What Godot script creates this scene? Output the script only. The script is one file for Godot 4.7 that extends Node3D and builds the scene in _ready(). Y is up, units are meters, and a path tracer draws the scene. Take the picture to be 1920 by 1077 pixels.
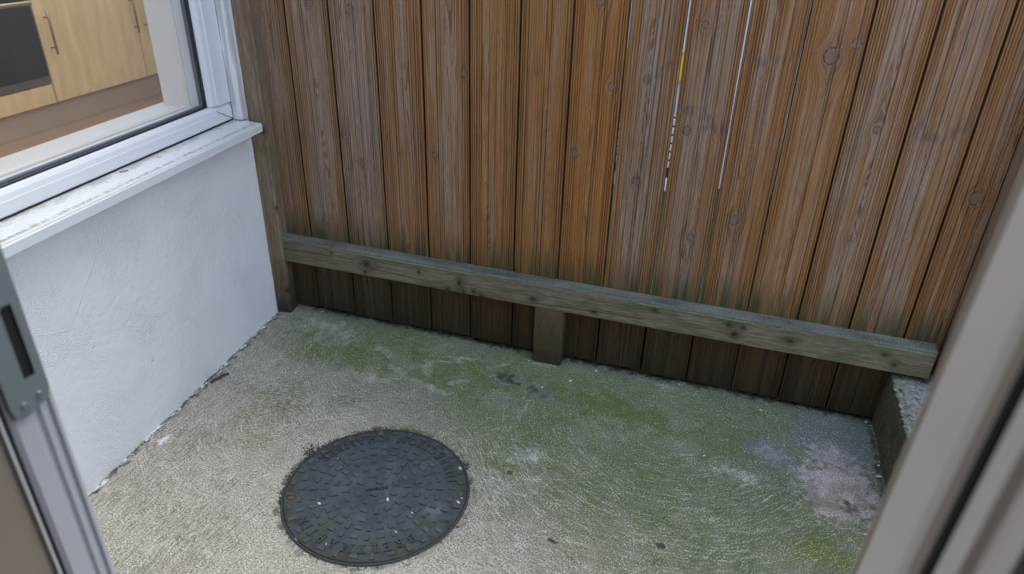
extends Node3D
# A small concrete yard seen from a doorway: reeded board fence, white kitchen wing with a window, round drain cover.

const TH := 0.10538          # the kitchen wing stands at this angle to the fence
const JOINTS := [-0.128, 0.0175, 0.1637, 0.3106, 0.4575, 0.6009, 0.747, 0.89, 1.0335, 1.177, 1.3195, 1.454, 1.591, 1.7264, 1.865, 2.002]
const FX := -0.30            # floor sheet: x from, z from, size
const FZ := -0.06
const FW := 2.40
const FD := 1.62
const PX := 1500             # floor texture
const PZ := 1012
const COVER := Vector3(0.6373, 0.0, 0.7314)

const GAPS := [4.0, 3.6, 4.2, 4.0, 3.4, 4.4, 4.0, 5.0, 4.9, 6.5, 3.9, 2.4, 3.0, 4.2, 4.6, 4.0]   # millimetres between the boards

var rng := RandomNumberGenerator.new()
var names := {}
var lock := Mutex.new()
var done := {}
var grooves := []
var FL := {}                 # floor layers
var wood_lut: PackedByteArray
var floor_lut: PackedByteArray

func _ready() -> void:
	rng.seed = 77
	# ---------------------------------------------------------------- camera
	var cam := Camera3D.new()
	cam.name = "camera"
	cam.transform = Transform3D(Basis(Vector3(0.9489, 0.0251, -0.3146), Vector3(-0.1686, 0.8830, -0.4380), Vector3(0.2668, 0.4686, 0.8421)).orthonormalized(), Vector3(1.3357, 1.2725, 1.8678))
	cam.fov = 44.815
	cam.near = 0.05
	cam.far = 90.0
	var lens := CameraAttributesPhysical.new()
	lens.frustum_focal_length = 29.10
	lens.frustum_focus_distance = 1.85
	lens.exposure_aperture = 4.9
	lens.frustum_near = 0.05
	lens.frustum_far = 90.0
	cam.attributes = lens
	add_child(cam)
	cam.current = true
	# ---------------------------------------------------------------- overcast sky and a veiled sun
	var we := WorldEnvironment.new()
	we.name = "environment"
	var env := Environment.new()
	env.background_mode = Environment.BG_SKY
	var sm := ProceduralSkyMaterial.new()
	sm.sky_top_color = Color(0.80, 0.875, 1.0)
	sm.sky_horizon_color = Color(0.80, 0.86, 0.965)
	sm.sky_curve = 0.35
	sm.ground_bottom_color = Color(0.32, 0.33, 0.32)
	sm.ground_horizon_color = Color(0.6, 0.63, 0.66)
	sm.sun_angle_max = 30.0
	var sky := Sky.new()
	sky.sky_material = sm
	env.sky = sky
	env.background_energy_multiplier = 1.0
	env.tonemap_mode = Environment.TONE_MAPPER_LINEAR
	env.tonemap_exposure = 3.0
	env.sdfgi_enabled = true
	env.ssao_enabled = true
	env.ssil_enabled = true
	we.environment = env
	add_child(we)
	var sun := DirectionalLight3D.new()
	sun.name = "sun"
	sun.light_energy = 0.22
	sun.light_angular_distance = 30.0
	sun.light_color = Color(1.0, 0.98, 0.95)
	sun.shadow_enabled = true
	sun.rotation_degrees = Vector3(-60, 152, 0)
	add_child(sun)
	# ---------------------------------------------------------------- textures, computed in parallel
	for i in 15:
		grooves.append(board_grooves(i))
	wood_lut = make_lut(1.36)
	floor_lut = make_lut(1.5)
	floor_layers()
	var t := WorkerThreadPool.add_group_task(texture_job, 24 + 23)
	WorkerThreadPool.wait_for_group_task_completion(t)
	# ---------------------------------------------------------------- the place
	ground_and_beyond()
	yard_floor()
	kitchen_wing()
	back_wall()
	kitchen()
	fence()
	step()
	drain_cover()
	small_things()

# ==================================================================== bookkeeping
func numbered(n: String) -> String:
	if not names.has(n):
		names[n] = 0
		return n
	names[n] += 1
	return "%s_%03d" % [n, names[n]]

func thing(called: String, label: String, category: String, at := Vector3.ZERO, group := "", yaw := 0.0) -> Node3D:
	var o := Node3D.new()
	o.name = numbered(called)
	add_child(o, true)
	o.position = at
	o.rotation.y = yaw
	tag(o, label, category, group)
	return o

func tag(o: Node, label: String, category: String, group := "") -> void:
	o.set_meta("label", label)
	o.set_meta("category", category)
	if group != "":
		o.set_meta("group", group)

func part(called: String, mesh: Mesh, mat: Material, parent: Node = null, xf := Transform3D()) -> MeshInstance3D:
	var m := MeshInstance3D.new()
	m.mesh = mesh
	m.material_override = mat
	m.transform = xf
	m.name = numbered(called) if parent == null else called
	(self if parent == null else parent).add_child(m, true)
	return m

func structure(called: String, mesh: Mesh, mat: Material, xf := Transform3D()) -> MeshInstance3D:
	var m := part(called, mesh, mat, null, xf)
	m.set_meta("kind", "structure")
	return m

func lin(r: float, g: float, b: float) -> Color:      # a base colour given as linear values
	return Color(r, g, b).linear_to_srgb()

func mat(c: Color, rough := 0.7, metal := 0.0) -> StandardMaterial3D:
	var m := StandardMaterial3D.new()
	m.albedo_color = c
	m.roughness = rough
	m.metallic = metal
	return m

func tex_mat(im: Image, rough := 0.8, height: Image = null, cm := 0.1) -> StandardMaterial3D:
	var m := StandardMaterial3D.new()
	if im:
		m.albedo_texture = ImageTexture.create_from_image(im)
	m.roughness = rough
	if height:
		m.heightmap_enabled = true
		m.heightmap_scale = cm
		m.heightmap_texture = ImageTexture.create_from_image(height)
	return m

# ==================================================================== shapes
func st() -> SurfaceTool:
	var s := SurfaceTool.new()
	s.begin(Mesh.PRIMITIVE_TRIANGLES)
	s.set_smooth_group(-1)
	return s

func finish(s: SurfaceTool) -> ArrayMesh:
	s.generate_normals()
	return s.commit()

func tri_out(s: SurfaceTool, a: Vector3, b: Vector3, c: Vector3, mid: Vector3) -> void:   # a triangle of a convex body, turned outwards
	if (b - a).cross(c - a).dot((a + b + c) / 3.0 - mid) > 0.0:
		var k := b
		b = c
		c = k
	for v in [a, b, c]:
		s.set_uv(Vector2(v.x + v.z * 0.5, v.y + v.z * 0.31))
		s.add_vertex(v)

func quad_out(s: SurfaceTool, a: Vector3, b: Vector3, c: Vector3, d: Vector3, mid: Vector3) -> void:
	tri_out(s, a, b, c, mid)
	tri_out(s, a, c, d, mid)

func box_into(s: SurfaceTool, lo: Vector3, hi: Vector3, c := 0.003, xf := Transform3D()) -> void:   # a box with chamfered edges
	var m := (lo + hi) / 2.0
	var h := (hi - lo) / 2.0
	c = minf(c, minf(h.x, minf(h.y, h.z)) * 0.9)
	var mid := xf * m
	var P := func(x: int, y: int, z: int, k: int) -> Vector3:
		var v := Vector3(h.x - (0.0 if k == 0 else c), h.y - (0.0 if k == 1 else c), h.z - (0.0 if k == 2 else c))
		return xf * (m + Vector3(v.x * x, v.y * y, v.z * z))
	for g in [-1, 1]:
		quad_out(s, P.call(g, -1, -1, 0), P.call(g, 1, -1, 0), P.call(g, 1, 1, 0), P.call(g, -1, 1, 0), mid)
		quad_out(s, P.call(-1, g, -1, 1), P.call(1, g, -1, 1), P.call(1, g, 1, 1), P.call(-1, g, 1, 1), mid)
		quad_out(s, P.call(-1, -1, g, 2), P.call(1, -1, g, 2), P.call(1, 1, g, 2), P.call(-1, 1, g, 2), mid)
		for k in [-1, 1]:
			quad_out(s, P.call(g, k, -1, 0), P.call(g, k, 1, 0), P.call(g, k, 1, 1), P.call(g, k, -1, 1), mid)
			quad_out(s, P.call(g, -1, k, 0), P.call(g, 1, k, 0), P.call(g, 1, k, 2), P.call(g, -1, k, 2), mid)
			quad_out(s, P.call(-1, g, k, 1), P.call(1, g, k, 1), P.call(1, g, k, 2), P.call(-1, g, k, 2), mid)
			for q in [-1, 1]:
				tri_out(s, P.call(g, k, q, 0), P.call(g, k, q, 1), P.call(g, k, q, 2), mid)

func box(lo: Vector3, hi: Vector3, c := 0.003) -> ArrayMesh:
	var s := st()
	box_into(s, lo, hi, c)
	return finish(s)

# a closed profile (x, y) swept along z from 0 to length; uv: v runs round the profile in metres, u along it in metres
func prism(pts: PackedVector2Array, length: float, xf := Transform3D(), smooth := false, cuts := 1, scale := Vector2.ONE) -> ArrayMesh:
	var s := st()
	if smooth:
		s.set_smooth_group(0)
	if Geometry2D.is_polygon_clockwise(pts):
		pts.reverse()
	var n := pts.size()
	var run := 0.0
	for i in n:
		var p := pts[i]
		var q := pts[(i + 1) % n]
		var step_len := p.distance_to(q)
		for k in cuts:
			var z0 := length * k / cuts
			var z1 := length * (k + 1) / cuts
			var A := Vector3(p.x, p.y, z0)
			var B := Vector3(q.x, q.y, z0)
			var C := Vector3(q.x, q.y, z1)
			var D := Vector3(p.x, p.y, z1)
			for v in [[A, z0, run], [C, z1, run + step_len], [B, z0, run + step_len], [A, z0, run], [D, z1, run], [C, z1, run + step_len]]:
				s.set_uv(Vector2(v[1], v[2]) * scale)
				s.add_vertex(xf * v[0])
		run += step_len
	s.set_smooth_group(-1)
	var tr := Geometry2D.triangulate_polygon(pts)
	for z in [0.0, length]:
		for i in range(0, tr.size(), 3):
			var a := pts[tr[i]]
			var b := pts[tr[i + 1]]
			var c := pts[tr[i + 2]]
			var ccw := (b - a).cross(c - a) > 0.0
			if (z > 0.0) == ccw:
				var k := b
				b = c
				c = k
			for v in [a, b, c]:
				s.set_uv(Vector2(z + v.x, v.y) * scale)
				s.add_vertex(xf * Vector3(v.x, v.y, z))
	s.generate_normals()
	return s.commit()

# a grid of points fn(i, j) -> Vector3, optional colours; smooth
func grid(nu: int, nv: int, fn: Callable, colour = null, flip := false) -> ArrayMesh:
	var vs := PackedVector3Array()
	var uvs := PackedVector2Array()
	var cs := PackedColorArray()
	vs.resize((nu + 1) * (nv + 1))
	uvs.resize(vs.size())
	if colour != null:
		cs.resize(vs.size())
	var n := 0
	for j in nv + 1:
		for i in nu + 1:
			var p: Vector3 = fn.call(float(i) / nu, float(j) / nv)
			vs[n] = p
			uvs[n] = Vector2(float(i) / nu, float(j) / nv)
			if colour != null:
				cs[n] = colour.call(p, float(i) / nu, float(j) / nv)
			n += 1
	var ix := PackedInt32Array()
	ix.resize(nu * nv * 6)
	n = 0
	for j in nv:
		for i in nu:
			var a := j * (nu + 1) + i
			var b := a + 1
			var c := a + nu + 1
			var d := c + 1
			var q := [a, b, d, a, d, c] if not flip else [a, d, b, a, c, d]
			for k in 6:
				ix[n + k] = q[k]
			n += 6
	var nr := PackedVector3Array()
	nr.resize(vs.size())
	for k in range(0, ix.size(), 3):
		var f := (vs[ix[k + 2]] - vs[ix[k]]).cross(vs[ix[k + 1]] - vs[ix[k]])
		nr[ix[k]] += f
		nr[ix[k + 1]] += f
		nr[ix[k + 2]] += f
	for k in nr.size():
		nr[k] = nr[k].normalized()
	var ar := []
	ar.resize(Mesh.ARRAY_MAX)
	ar[Mesh.ARRAY_VERTEX] = vs
	ar[Mesh.ARRAY_NORMAL] = nr
	ar[Mesh.ARRAY_TEX_UV] = uvs
	if colour != null:
		ar[Mesh.ARRAY_COLOR] = cs
	ar[Mesh.ARRAY_INDEX] = ix
	var m := ArrayMesh.new()
	m.add_surface_from_arrays(Mesh.PRIMITIVE_TRIANGLES, ar)
	return m

func disc(r: float, h: float, bevel: float, sides := 96) -> ArrayMesh:
	var s := st()
	var rings := [Vector2(r, 0), Vector2(r, h - bevel), Vector2(r - bevel, h), Vector2(0, h)]
	for k in rings.size() - 1:
		for i in sides:
			var a0 := TAU * i / sides
			var a1 := TAU * (i + 1) / sides
			var p: Vector2 = rings[k]
			var q: Vector2 = rings[k + 1]
			var A := Vector3(cos(a0) * p.x, p.y, sin(a0) * p.x)
			var B := Vector3(cos(a1) * p.x, p.y, sin(a1) * p.x)
			var C := Vector3(cos(a1) * q.x, q.y, sin(a1) * q.x)
			var D := Vector3(cos(a0) * q.x, q.y, sin(a0) * q.x)
			for v in ([A, B, C, A, C, D] if q.x > 0.0 else [A, B, C]):
				s.set_uv(Vector2(v.x, v.z) / (2.0 * r) + Vector2(0.5, 0.5))
				s.add_vertex(v)
	return finish(s)

func ring(r0: float, r1: float, h: float, sides := 96) -> ArrayMesh:
	var s := st()
	var prof := [Vector2(r0, 0), Vector2(r0, h), Vector2(r1, h), Vector2(r1 + 0.002, 0)]
	for k in 3:
		for i in sides:
			var a0 := TAU * i / sides
			var a1 := TAU * (i + 1) / sides
			var p: Vector2 = prof[k]
			var q: Vector2 = prof[k + 1]
			var A := Vector3(cos(a0) * p.x, p.y, sin(a0) * p.x)
			var B := Vector3(cos(a1) * p.x, p.y, sin(a1) * p.x)
			var C := Vector3(cos(a1) * q.x, q.y, sin(a1) * q.x)
			var D := Vector3(cos(a0) * q.x, q.y, sin(a0) * q.x)
			for v in [A, C, B, A, D, C]:
				s.add_vertex(v)
	return finish(s)

func tube(pts: PackedVector3Array, r: float, sides := 10) -> ArrayMesh:
	var s := st()
	s.set_smooth_group(0)
	var rows := []
	for i in pts.size():
		var d := (pts[mini(i + 1, pts.size() - 1)] - pts[maxi(i - 1, 0)]).normalized()
		var x := d.cross(Vector3(0.31, 0.2, 0.9)).normalized()
		var y := d.cross(x)
		var row := []
		for k in sides:
			row.append(pts[i] + (x * cos(TAU * k / sides) + y * sin(TAU * k / sides)) * r)
		rows.append(row)
	for i in pts.size() - 1:
		for k in sides:
			var A: Vector3 = rows[i][k]
			var B: Vector3 = rows[i][(k + 1) % sides]
			var C: Vector3 = rows[i + 1][(k + 1) % sides]
			var D: Vector3 = rows[i + 1][k]
			var mid := (pts[i] + pts[i + 1]) / 2.0
			quad_out(s, A, B, C, D, mid)
	for e in [0, pts.size() - 1]:
		for k in sides:
			tri_out(s, pts[e], rows[e][k], rows[e][(k + 1) % sides], pts[1 if e == 0 else e - 1])
	return finish(s)

# ==================================================================== textures
func make_lut(gain: float) -> PackedByteArray:     # sRGB byte -> sRGB byte, brighter by gain in linear light
	var l := PackedByteArray()
	l.resize(1024)
	for i in 1024:
		var v := pow(minf(i / 1023.0, 1.0), 2.2) * gain
		l[i] = int(clampf(pow(v, 1.0 / 2.2) * 255.0, 0, 255))
	return l

func noise(seed_: int, freq: float, oct := 3, kind := FastNoiseLite.TYPE_SIMPLEX_SMOOTH) -> FastNoiseLite:
	var n := FastNoiseLite.new()
	n.seed = seed_
	n.frequency = freq
	n.noise_type = kind
	n.fractal_type = FastNoiseLite.FRACTAL_FBM if oct > 1 else FastNoiseLite.FRACTAL_NONE
	n.fractal_octaves = oct
	return n

func keep(key: String, value) -> void:
	lock.lock()
	done[key] = value
	lock.unlock()

func texture_job(i: int) -> void:
	if i < 15:
		board_texture(i)
	elif i == 15:
		rail_texture()
	elif i < 19:
		post_texture(i - 16)
	elif i == 19:
		wall_texture()
	elif i == 20:
		sill_texture()
	elif i == 21:
		cover_texture()
	elif i == 22:
		door_texture()
	elif i == 23:
		grass_texture()
	else:
		floor_rows(i - 24)

func board_grooves(i: int) -> Array:
	var r := RandomNumberGenerator.new()
	r.seed = 900 + i
	var out := []
	for k in 19:
		var edge := absf((k - 9.0) / 9.0)
		var d := r.randf_range(0.35, 1.0)
		if edge < 0.68 and r.randf() < 0.55:
			d *= 0.22
		out.append(Vector2(0.035 + 0.93 * (k + 0.5 + r.randf_range(-0.14, 0.14)) / 19.0, d))
	return out

# how grey each board has weathered, and how warm its stain is
const WEAR := [0.52, 0.68, 0.92, 0.46, 0.50, 0.24, 0.14, 0.14, 0.70, 0.64, 0.48, 0.44, 0.60, 0.62, 0.52]
const WARM := [0.25, 0.15, 0.35, 0.55, 0.55, 0.75, 0.7, 1.0, 0.7, 0.6, 0.75, 0.8, 0.6, 0.55, 0.75]

func knots_of(i: int) -> Array:
	var all := [
		[0.582, 0.883, 0.009], [1.005, 0.883, 0.011], [0.917, 0.691, 0.012], [0.627, 0.721, 0.006], [0.488, 0.634, 0.007], [0.795, 0.907, 0.005], [1.522, 1.002, 0.019], [1.57, 1.033, 0.012],
		[1.661, 0.84, 0.009], [1.221, 1.053, 0.009], [1.214, 0.789, 0.012], [1.098, 0.631, 0.011], [1.372, 0.559, 0.014], [1.268, 0.49, 0.011], [1.664, 0.555, 0.007], [0.043, 0.633, 0.008],
		[0.239, 0.575, 0.009], [0.182, 0.667, 0.007], [0.087, 0.338, 0.012], [0.236, 1.03, 0.012], [0.106, 1.041, 0.011], [0.372, 0.619, 0.008], [0.439, 0.688, 0.007],
		[0.957, 1.092, 0.011], [1.916, 0.7, 0.016], [1.094, 0.909, 0.008], [1.319, 0.787, 0.007], [0.904, 0.529, 0.005], [1.029, 0.679, 0.005], [1.26, 0.8, 0.006],
		[0.35, 1.35, 0.012], [0.8, 1.45, 0.01], [1.25, 1.4, 0.012], [1.7, 1.3, 0.011], [0.55, 1.6, 0.012], [1.05, 1.5, 0.01], [1.5, 1.55, 0.012]]
	var out := []
	for k in all:
		if k[0] > JOINTS[i] and k[0] < JOINTS[i + 1]:
			out.append(k)
	return out

func bands_of(i: int) -> Array:
	var all := [
		[1.33, 0.990, 1.362, 0.973, 0.011], [1.362, 0.973, 1.394, 0.980, 0.009], [1.394, 0.980, 1.424, 0.986, 0.009], [1.424, 0.986, 1.455, 1.012, 0.010],
		[1.748, 0.860, 1.762, 0.840, 0.014], [1.762, 0.838, 1.800, 0.831, 0.010], [1.800, 0.831, 1.826, 0.850, 0.011], [1.826, 0.850, 1.863, 0.905, 0.012],
		[0.186, 0.55, 0.212, 0.583, 0.005], [0.212, 0.583, 0.241, 0.594, 0.006], [0.241, 0.594, 0.268, 0.584, 0.005], [0.268, 0.584, 0.29, 0.55, 0.005],
		[1.091, 0.909, 1.119, 0.925, 0.010], [1.119, 0.925, 1.155, 0.956, 0.008], [1.189, 0.842, 1.237, 0.84, 0.012], [1.237, 0.84, 1.29, 0.806, 0.016], [1.29, 0.806, 1.315, 0.786, 0.010],
		[1.243, 0.497, 1.291, 0.492, 0.008]]
	var out := []
	for k in all:
		if (k[0] + k[2]) / 2.0 > JOINTS[i] and (k[0] + k[2]) / 2.0 < JOINTS[i + 1]:
			out.append(k)
	return out

func board_texture(i: int) -> void:
	var w := 176
	var h := 1100
	var hh := 1.8
	var data := PackedByteArray()
	data.resize(w * h * 3)
	var n1 := noise(10 + i, 1.0, 3)
	var n2 := noise(40 + i, 1.0, 2)
	var n3 := noise(70 + i, 1.0, 2)
	var n4 := noise(99 + i, 0.9, 1)
	var knots := knots_of(i)
	var bands := bands_of(i)
	var x0: float = JOINTS[i]
	var bw: float = JOINTS[i + 1] - x0
	var gs: Array = grooves[i]
	var gd := PackedFloat32Array()
	var rg := PackedFloat32Array()
	gd.resize(w)
	rg.resize(w)
	for c in w:
		var u := (c + 0.5) / w
		var d := 0.0
		for g in gs:
			d = maxf(d, g.y * exp(-pow((u - g.x) / 0.0095, 2.0)))
		gd[c] = d
		rg[c] = pow(absf(2.0 * u - 1.0), 2.4)
	var wear: float = WEAR[i]
	var warm: float = WARM[i]
	var heart := 0.5 + 0.12 * sin(i * 2.3)          # the cathedral grain runs up here
	var A := Vector3(124, 99, 72).lerp(Vector3(140, 97, 54), warm)
	var B := Vector3(102, 73, 52).lerp(Vector3(110, 68, 40), warm)
	var W := Vector3(140, 127, 119)
	var G := Vector3(40, 30, 23)
	var top := wood_lut
	for j in h:
		var y := hh * (1.0 - (j + 0.5) / h)
		var kn := []
		for k in knots:
			if absf(y - k[1]) < k[2] * 7.0:
				kn.append(k)
		var bn := []
		for b in bands:
			if y > minf(b[1], b[3]) - b[4] * 2.0 and y < maxf(b[1], b[3]) + b[4] * 2.0:
				bn.append(b)
		var sway := n3.get_noise_2d(3.0, y * 2.2) * 0.02
		var lowd := clampf((0.23 - y) / 0.23, 0.0, 1.0)
		var splash := clampf(1.0 - absf(y - 0.30) / 0.10, 0.0, 1.0) if y > 0.27 else 0.0
		for c in w:
			var u := (c + 0.5) / w
			var x := x0 + u * bw
			var uu := u + sway
			var knot := 0.0
			var kring := 0.0
			var smear := 0.0
			for k in kn:
				var dx: float = x - k[0]
				var dy: float = y - k[1]
				var r: float = k[2]
				var e: float = sqrt(dx * dx + dy * dy * 0.75) / r
				uu -= dx / bw * 1.3 * exp(-e * e * 0.22)
				if e < 1.15:
					knot = maxf(knot, clampf((1.12 - e) * 8.0, 0.0, 1.0))
					kring = maxf(kring, clampf(1.0 - absf(e - 0.88) * 6.0, 0.0, 1.0) * (0.35 + 0.9 * n2.get_noise_2d(dx * 90.0 + 5.0, dy * 90.0)) + 0.2 * absf(sin(e * 9.0)))
				var q := absf(dx) / (r * 1.3)
				if q < 1.6:
					smear = maxf(smear, exp(-q * q) * exp(-absf(dy) / (r * 2.6)))
			var band := 0.0
			for b in bn:
				var px: float = b[2] - b[0]
				var py: float = b[3] - b[1]
				var tt := clampf(((x - b[0]) * px + (y - b[1]) * py) / (px * px + py * py), 0.0, 1.0)
				var ex: float = x - b[0] - px * tt
				var ey: float = y - b[1] - py * tt
				band = maxf(band, clampf(1.6 - sqrt(ex * ex + ey * ey) / (b[4] * 1.5) * 2.0 + 0.4 + n2.get_noise_2d(x * 90.0, y * 30.0) * 0.9, 0.0, 1.0))
			# growth rings: straight at the edges, running out in long tongues near the heart
			var hx := uu - heart
			var dome := hx * 15.0 + (0.9 / (0.25 + hx * hx * 40.0)) * sin(y * 2.1 + i * 1.7 + hx * 3.0) * 1.4
			var s := n1.get_noise_2d(dome * 3.2, y * 0.9)
			var late := clampf(s * 3.0 + 0.1, 0.0, 1.0)
			var fine := n2.get_noise_2d(uu * 120.0, y * 7.0)
			var wn := n3.get_noise_2d(uu * 6.0 + 9.0, y * 1.7)
			var wr := clampf(wear * 1.25 - rg[c] * 0.9 + wn * 0.75 + fine * 0.22 - late * 0.25 - 0.05, 0.0, 1.0)
			var col := A.lerp(B, late * 0.7)
			col *= 1.0 + fine * 0.16 + n4.get_noise_2d(c * 0.9, j * 0.35) * 0.06
			col = col.lerp(W * (0.97 + fine * 0.18 - late * 0.22), wr * 0.8)
			col = col.lerp(Vector3(84, 74, 70), smear * 0.45)
			if band > 0.0:
				col = col.lerp(Vector3(108, 89, 78) * (1.0 + n1.get_noise_2d(x * 120.0, y * 14.0) * 0.6 + fine * 0.3), band * 0.5)
			if knot > 0.0:
				var kc := Vector3(122, 102, 86).lerp(Vector3(40, 32, 30), clampf(kring, 0.0, 1.0))
				col = col.lerp(kc, knot * 0.9)
			var g := gd[c] * (0.84 - 0.34 * wr) * (0.85 + 0.5 * n2.get_noise_2d(u * 30.0, y * 2.4))
			col = col.lerp(G, clampf(g, 0.0, 0.9) * (1.0 - knot * 0.6))
			var jn := minf(x - x0, x0 + bw - x)
			if jn < 0.004:
				col = col.lerp(Vector3(30, 24, 20), clampf((0.004 - jn) / 0.0025, 0.0, 0.8))
			# damp and algae low down
			if lowd > 0.0:
				var dd := clampf(0.60 + lowd * 0.30 + wn * 0.15, 0.0, 0.92)
				col = col.lerp(Vector3(54, 43, 29).lerp(Vector3(38, 38, 29), lowd) * (1.0 + fine * 0.3 - gd[c] * 0.45), dd)
			if splash > 0.0:
				col = col.lerp(Vector3(56, 58, 38), clampf(splash * (0.55 + wn * 0.6), 0.0, 0.8))
			var o := (j * w + c) * 3
			data[o] = top[int(clampf(col.x, 0.0, 255.0) * 4.0)]
			data[o + 1] = top[int(clampf(col.y, 0.0, 255.0) * 4.0)]
			data[o + 2] = top[int(clampf(col.z, 0.0, 255.0) * 4.0)]
	keep("board%d" % i, Image.create_from_data(w, h, false, Image.FORMAT_RGB8, data))

func rail_texture() -> void:       # u along the rail (2.02 m), v round it (0.2575 m) from the lower back edge: underside, front, top, back
	var w := 1500
	var h := 190
	var data := PackedByteArray()
	data.resize(w * h * 3)
	var n1 := noise(201, 1.0, 3)
	var n2 := noise(202, 1.0, 3)
	var n3 := noise(203, 1.0, 1)
	# x, height on the front face, radius, stretch along the grain
	var kn := [[0.33, 0.044, 0.014, 1.0], [0.322, 0.014, 0.007, 1.0], [0.66, 0.034, 0.016, 0.6], [0.62, 0.006, 0.007, 1.0], [0.675, 0.006, 0.006, 1.0], [0.71, 0.013, 0.005, 1.0], [0.735, 0.004, 0.006, 1.0],
		[0.52, 0.05, 0.006, 0.5], [0.905, 0.026, 0.009, 1.2], [1.49, 0.058, 0.008, 1.0], [1.53, 0.056, 0.007, 1.0], [1.51, 0.03, 0.012, 0.9], [1.93, 0.025, 0.008, 1.0], [1.9, 0.05, 0.005, 1.2], [0.2, 0.06, 0.005, 1.0], [1.66, 0.04, 0.007, 1.6], [1.1, 0.02, 0.006, 1.4], [1.28, 0.062, 0.006, 1.2]]
	for j in h:
		var v := (j + 0.5) / h * 0.2575
		for i in w:
			var x := (i + 0.5) / w * 2.02
			var fy := v - 0.044
			var warp := 0.0
			var dark := 0.0
			for k in kn:
				var dx: float = (x - 0.08 - k[0] + 0.08) / k[3]
				if absf(dx) > k[2] * 6.0:
					continue
				var dy: float = fy - k[1]
				var e: float = sqrt(dx * dx + dy * dy) / k[2]
				warp += dy * 1.2 * exp(-e * e * 0.16)
				dark = maxf(dark, clampf(1.1 - e, 0.0, 1.0) * 0.5 + 0.38 * exp(-e * e * 0.22))
			var s := n1.get_noise_2d(x * 1.6, (v - warp) * 90.0)
			var f := n2.get_noise_2d(x * 14.0, (v - warp) * 420.0)
			var b := n1.get_noise_2d(x * 5.0 + 40.0, v * 12.0)
			var sp := n3.get_noise_2d(i * 0.7, j * 0.7)
			var col := Vector3(112, 105, 91)
			col = col.lerp(Vector3(92, 84, 66), clampf(s * 1.8 + 0.3, 0.0, 1.0) * 0.75)
			col *= 1.0 + f * 0.35
			var gr := clampf(b * 1.3 + (x - 0.9) * 0.28 + 0.12 + (0.35 if fy > 0.06 else 0.0) + (0.3 if fy < 0.012 else 0.0), 0.0, 1.0)
			col = col.lerp(Vector3(80, 84, 62) * (1.0 + f * 0.3), gr * 0.75)
			if x < 0.28:
				col = col.lerp(Vector3(74, 80, 58), (0.28 - x) * 2.2)
			col = col.lerp(Vector3(40, 34, 28), clampf(dark, 0.0, 0.85))
			# a long check in the grain
			var ck := absf(fy - 0.046 - 0.004 * sin(x * 9.0)) if x < 0.2 else absf(fy - 0.030 + (x - 0.34) * 0.03) if x > 0.34 and x < 0.5 else absf(fy - 0.012 - 0.012 * sin((x - 0.9) * 4.5)) if x > 0.9 and x < 1.25 else 1.0
			col = col.lerp(Vector3(34, 30, 26), clampf(1.3 - ck / 0.0012, 0.0, 1.0) * 0.75)
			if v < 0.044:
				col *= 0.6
			elif v > 0.1225:
				var tp := clampf((v - 0.1225) / 0.006 + b * 0.8, 0.0, 1.0)
				var lich := Vector3(82, 86, 78) * (1.0 + sp * 0.3 + b * 0.3)
				if sp > 0.62:
					lich = Vector3(150, 156, 152)
				elif sp < -0.66:
					lich = Vector3(60, 66, 60)
				col = col.lerp(lich, tp)
			elif v > 0.117 and b + sp * 0.5 > 0.05:
				col = col.lerp(Vector3(150, 156, 146), 0.55)
			var o := (j * w + i) * 3
			data[o] = wood_lut[int(clampf(col.x, 0.0, 255.0) * 4.0)]
			data[o + 1] = wood_lut[int(clampf(col.y, 0.0, 255.0) * 4.0)]
			data[o + 2] = wood_lut[int(clampf(col.z, 0.0, 255.0) * 4.0)]
	keep("rail", Image.create_from_data(w, h, false, Image.FORMAT_RGB8, data))

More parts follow.
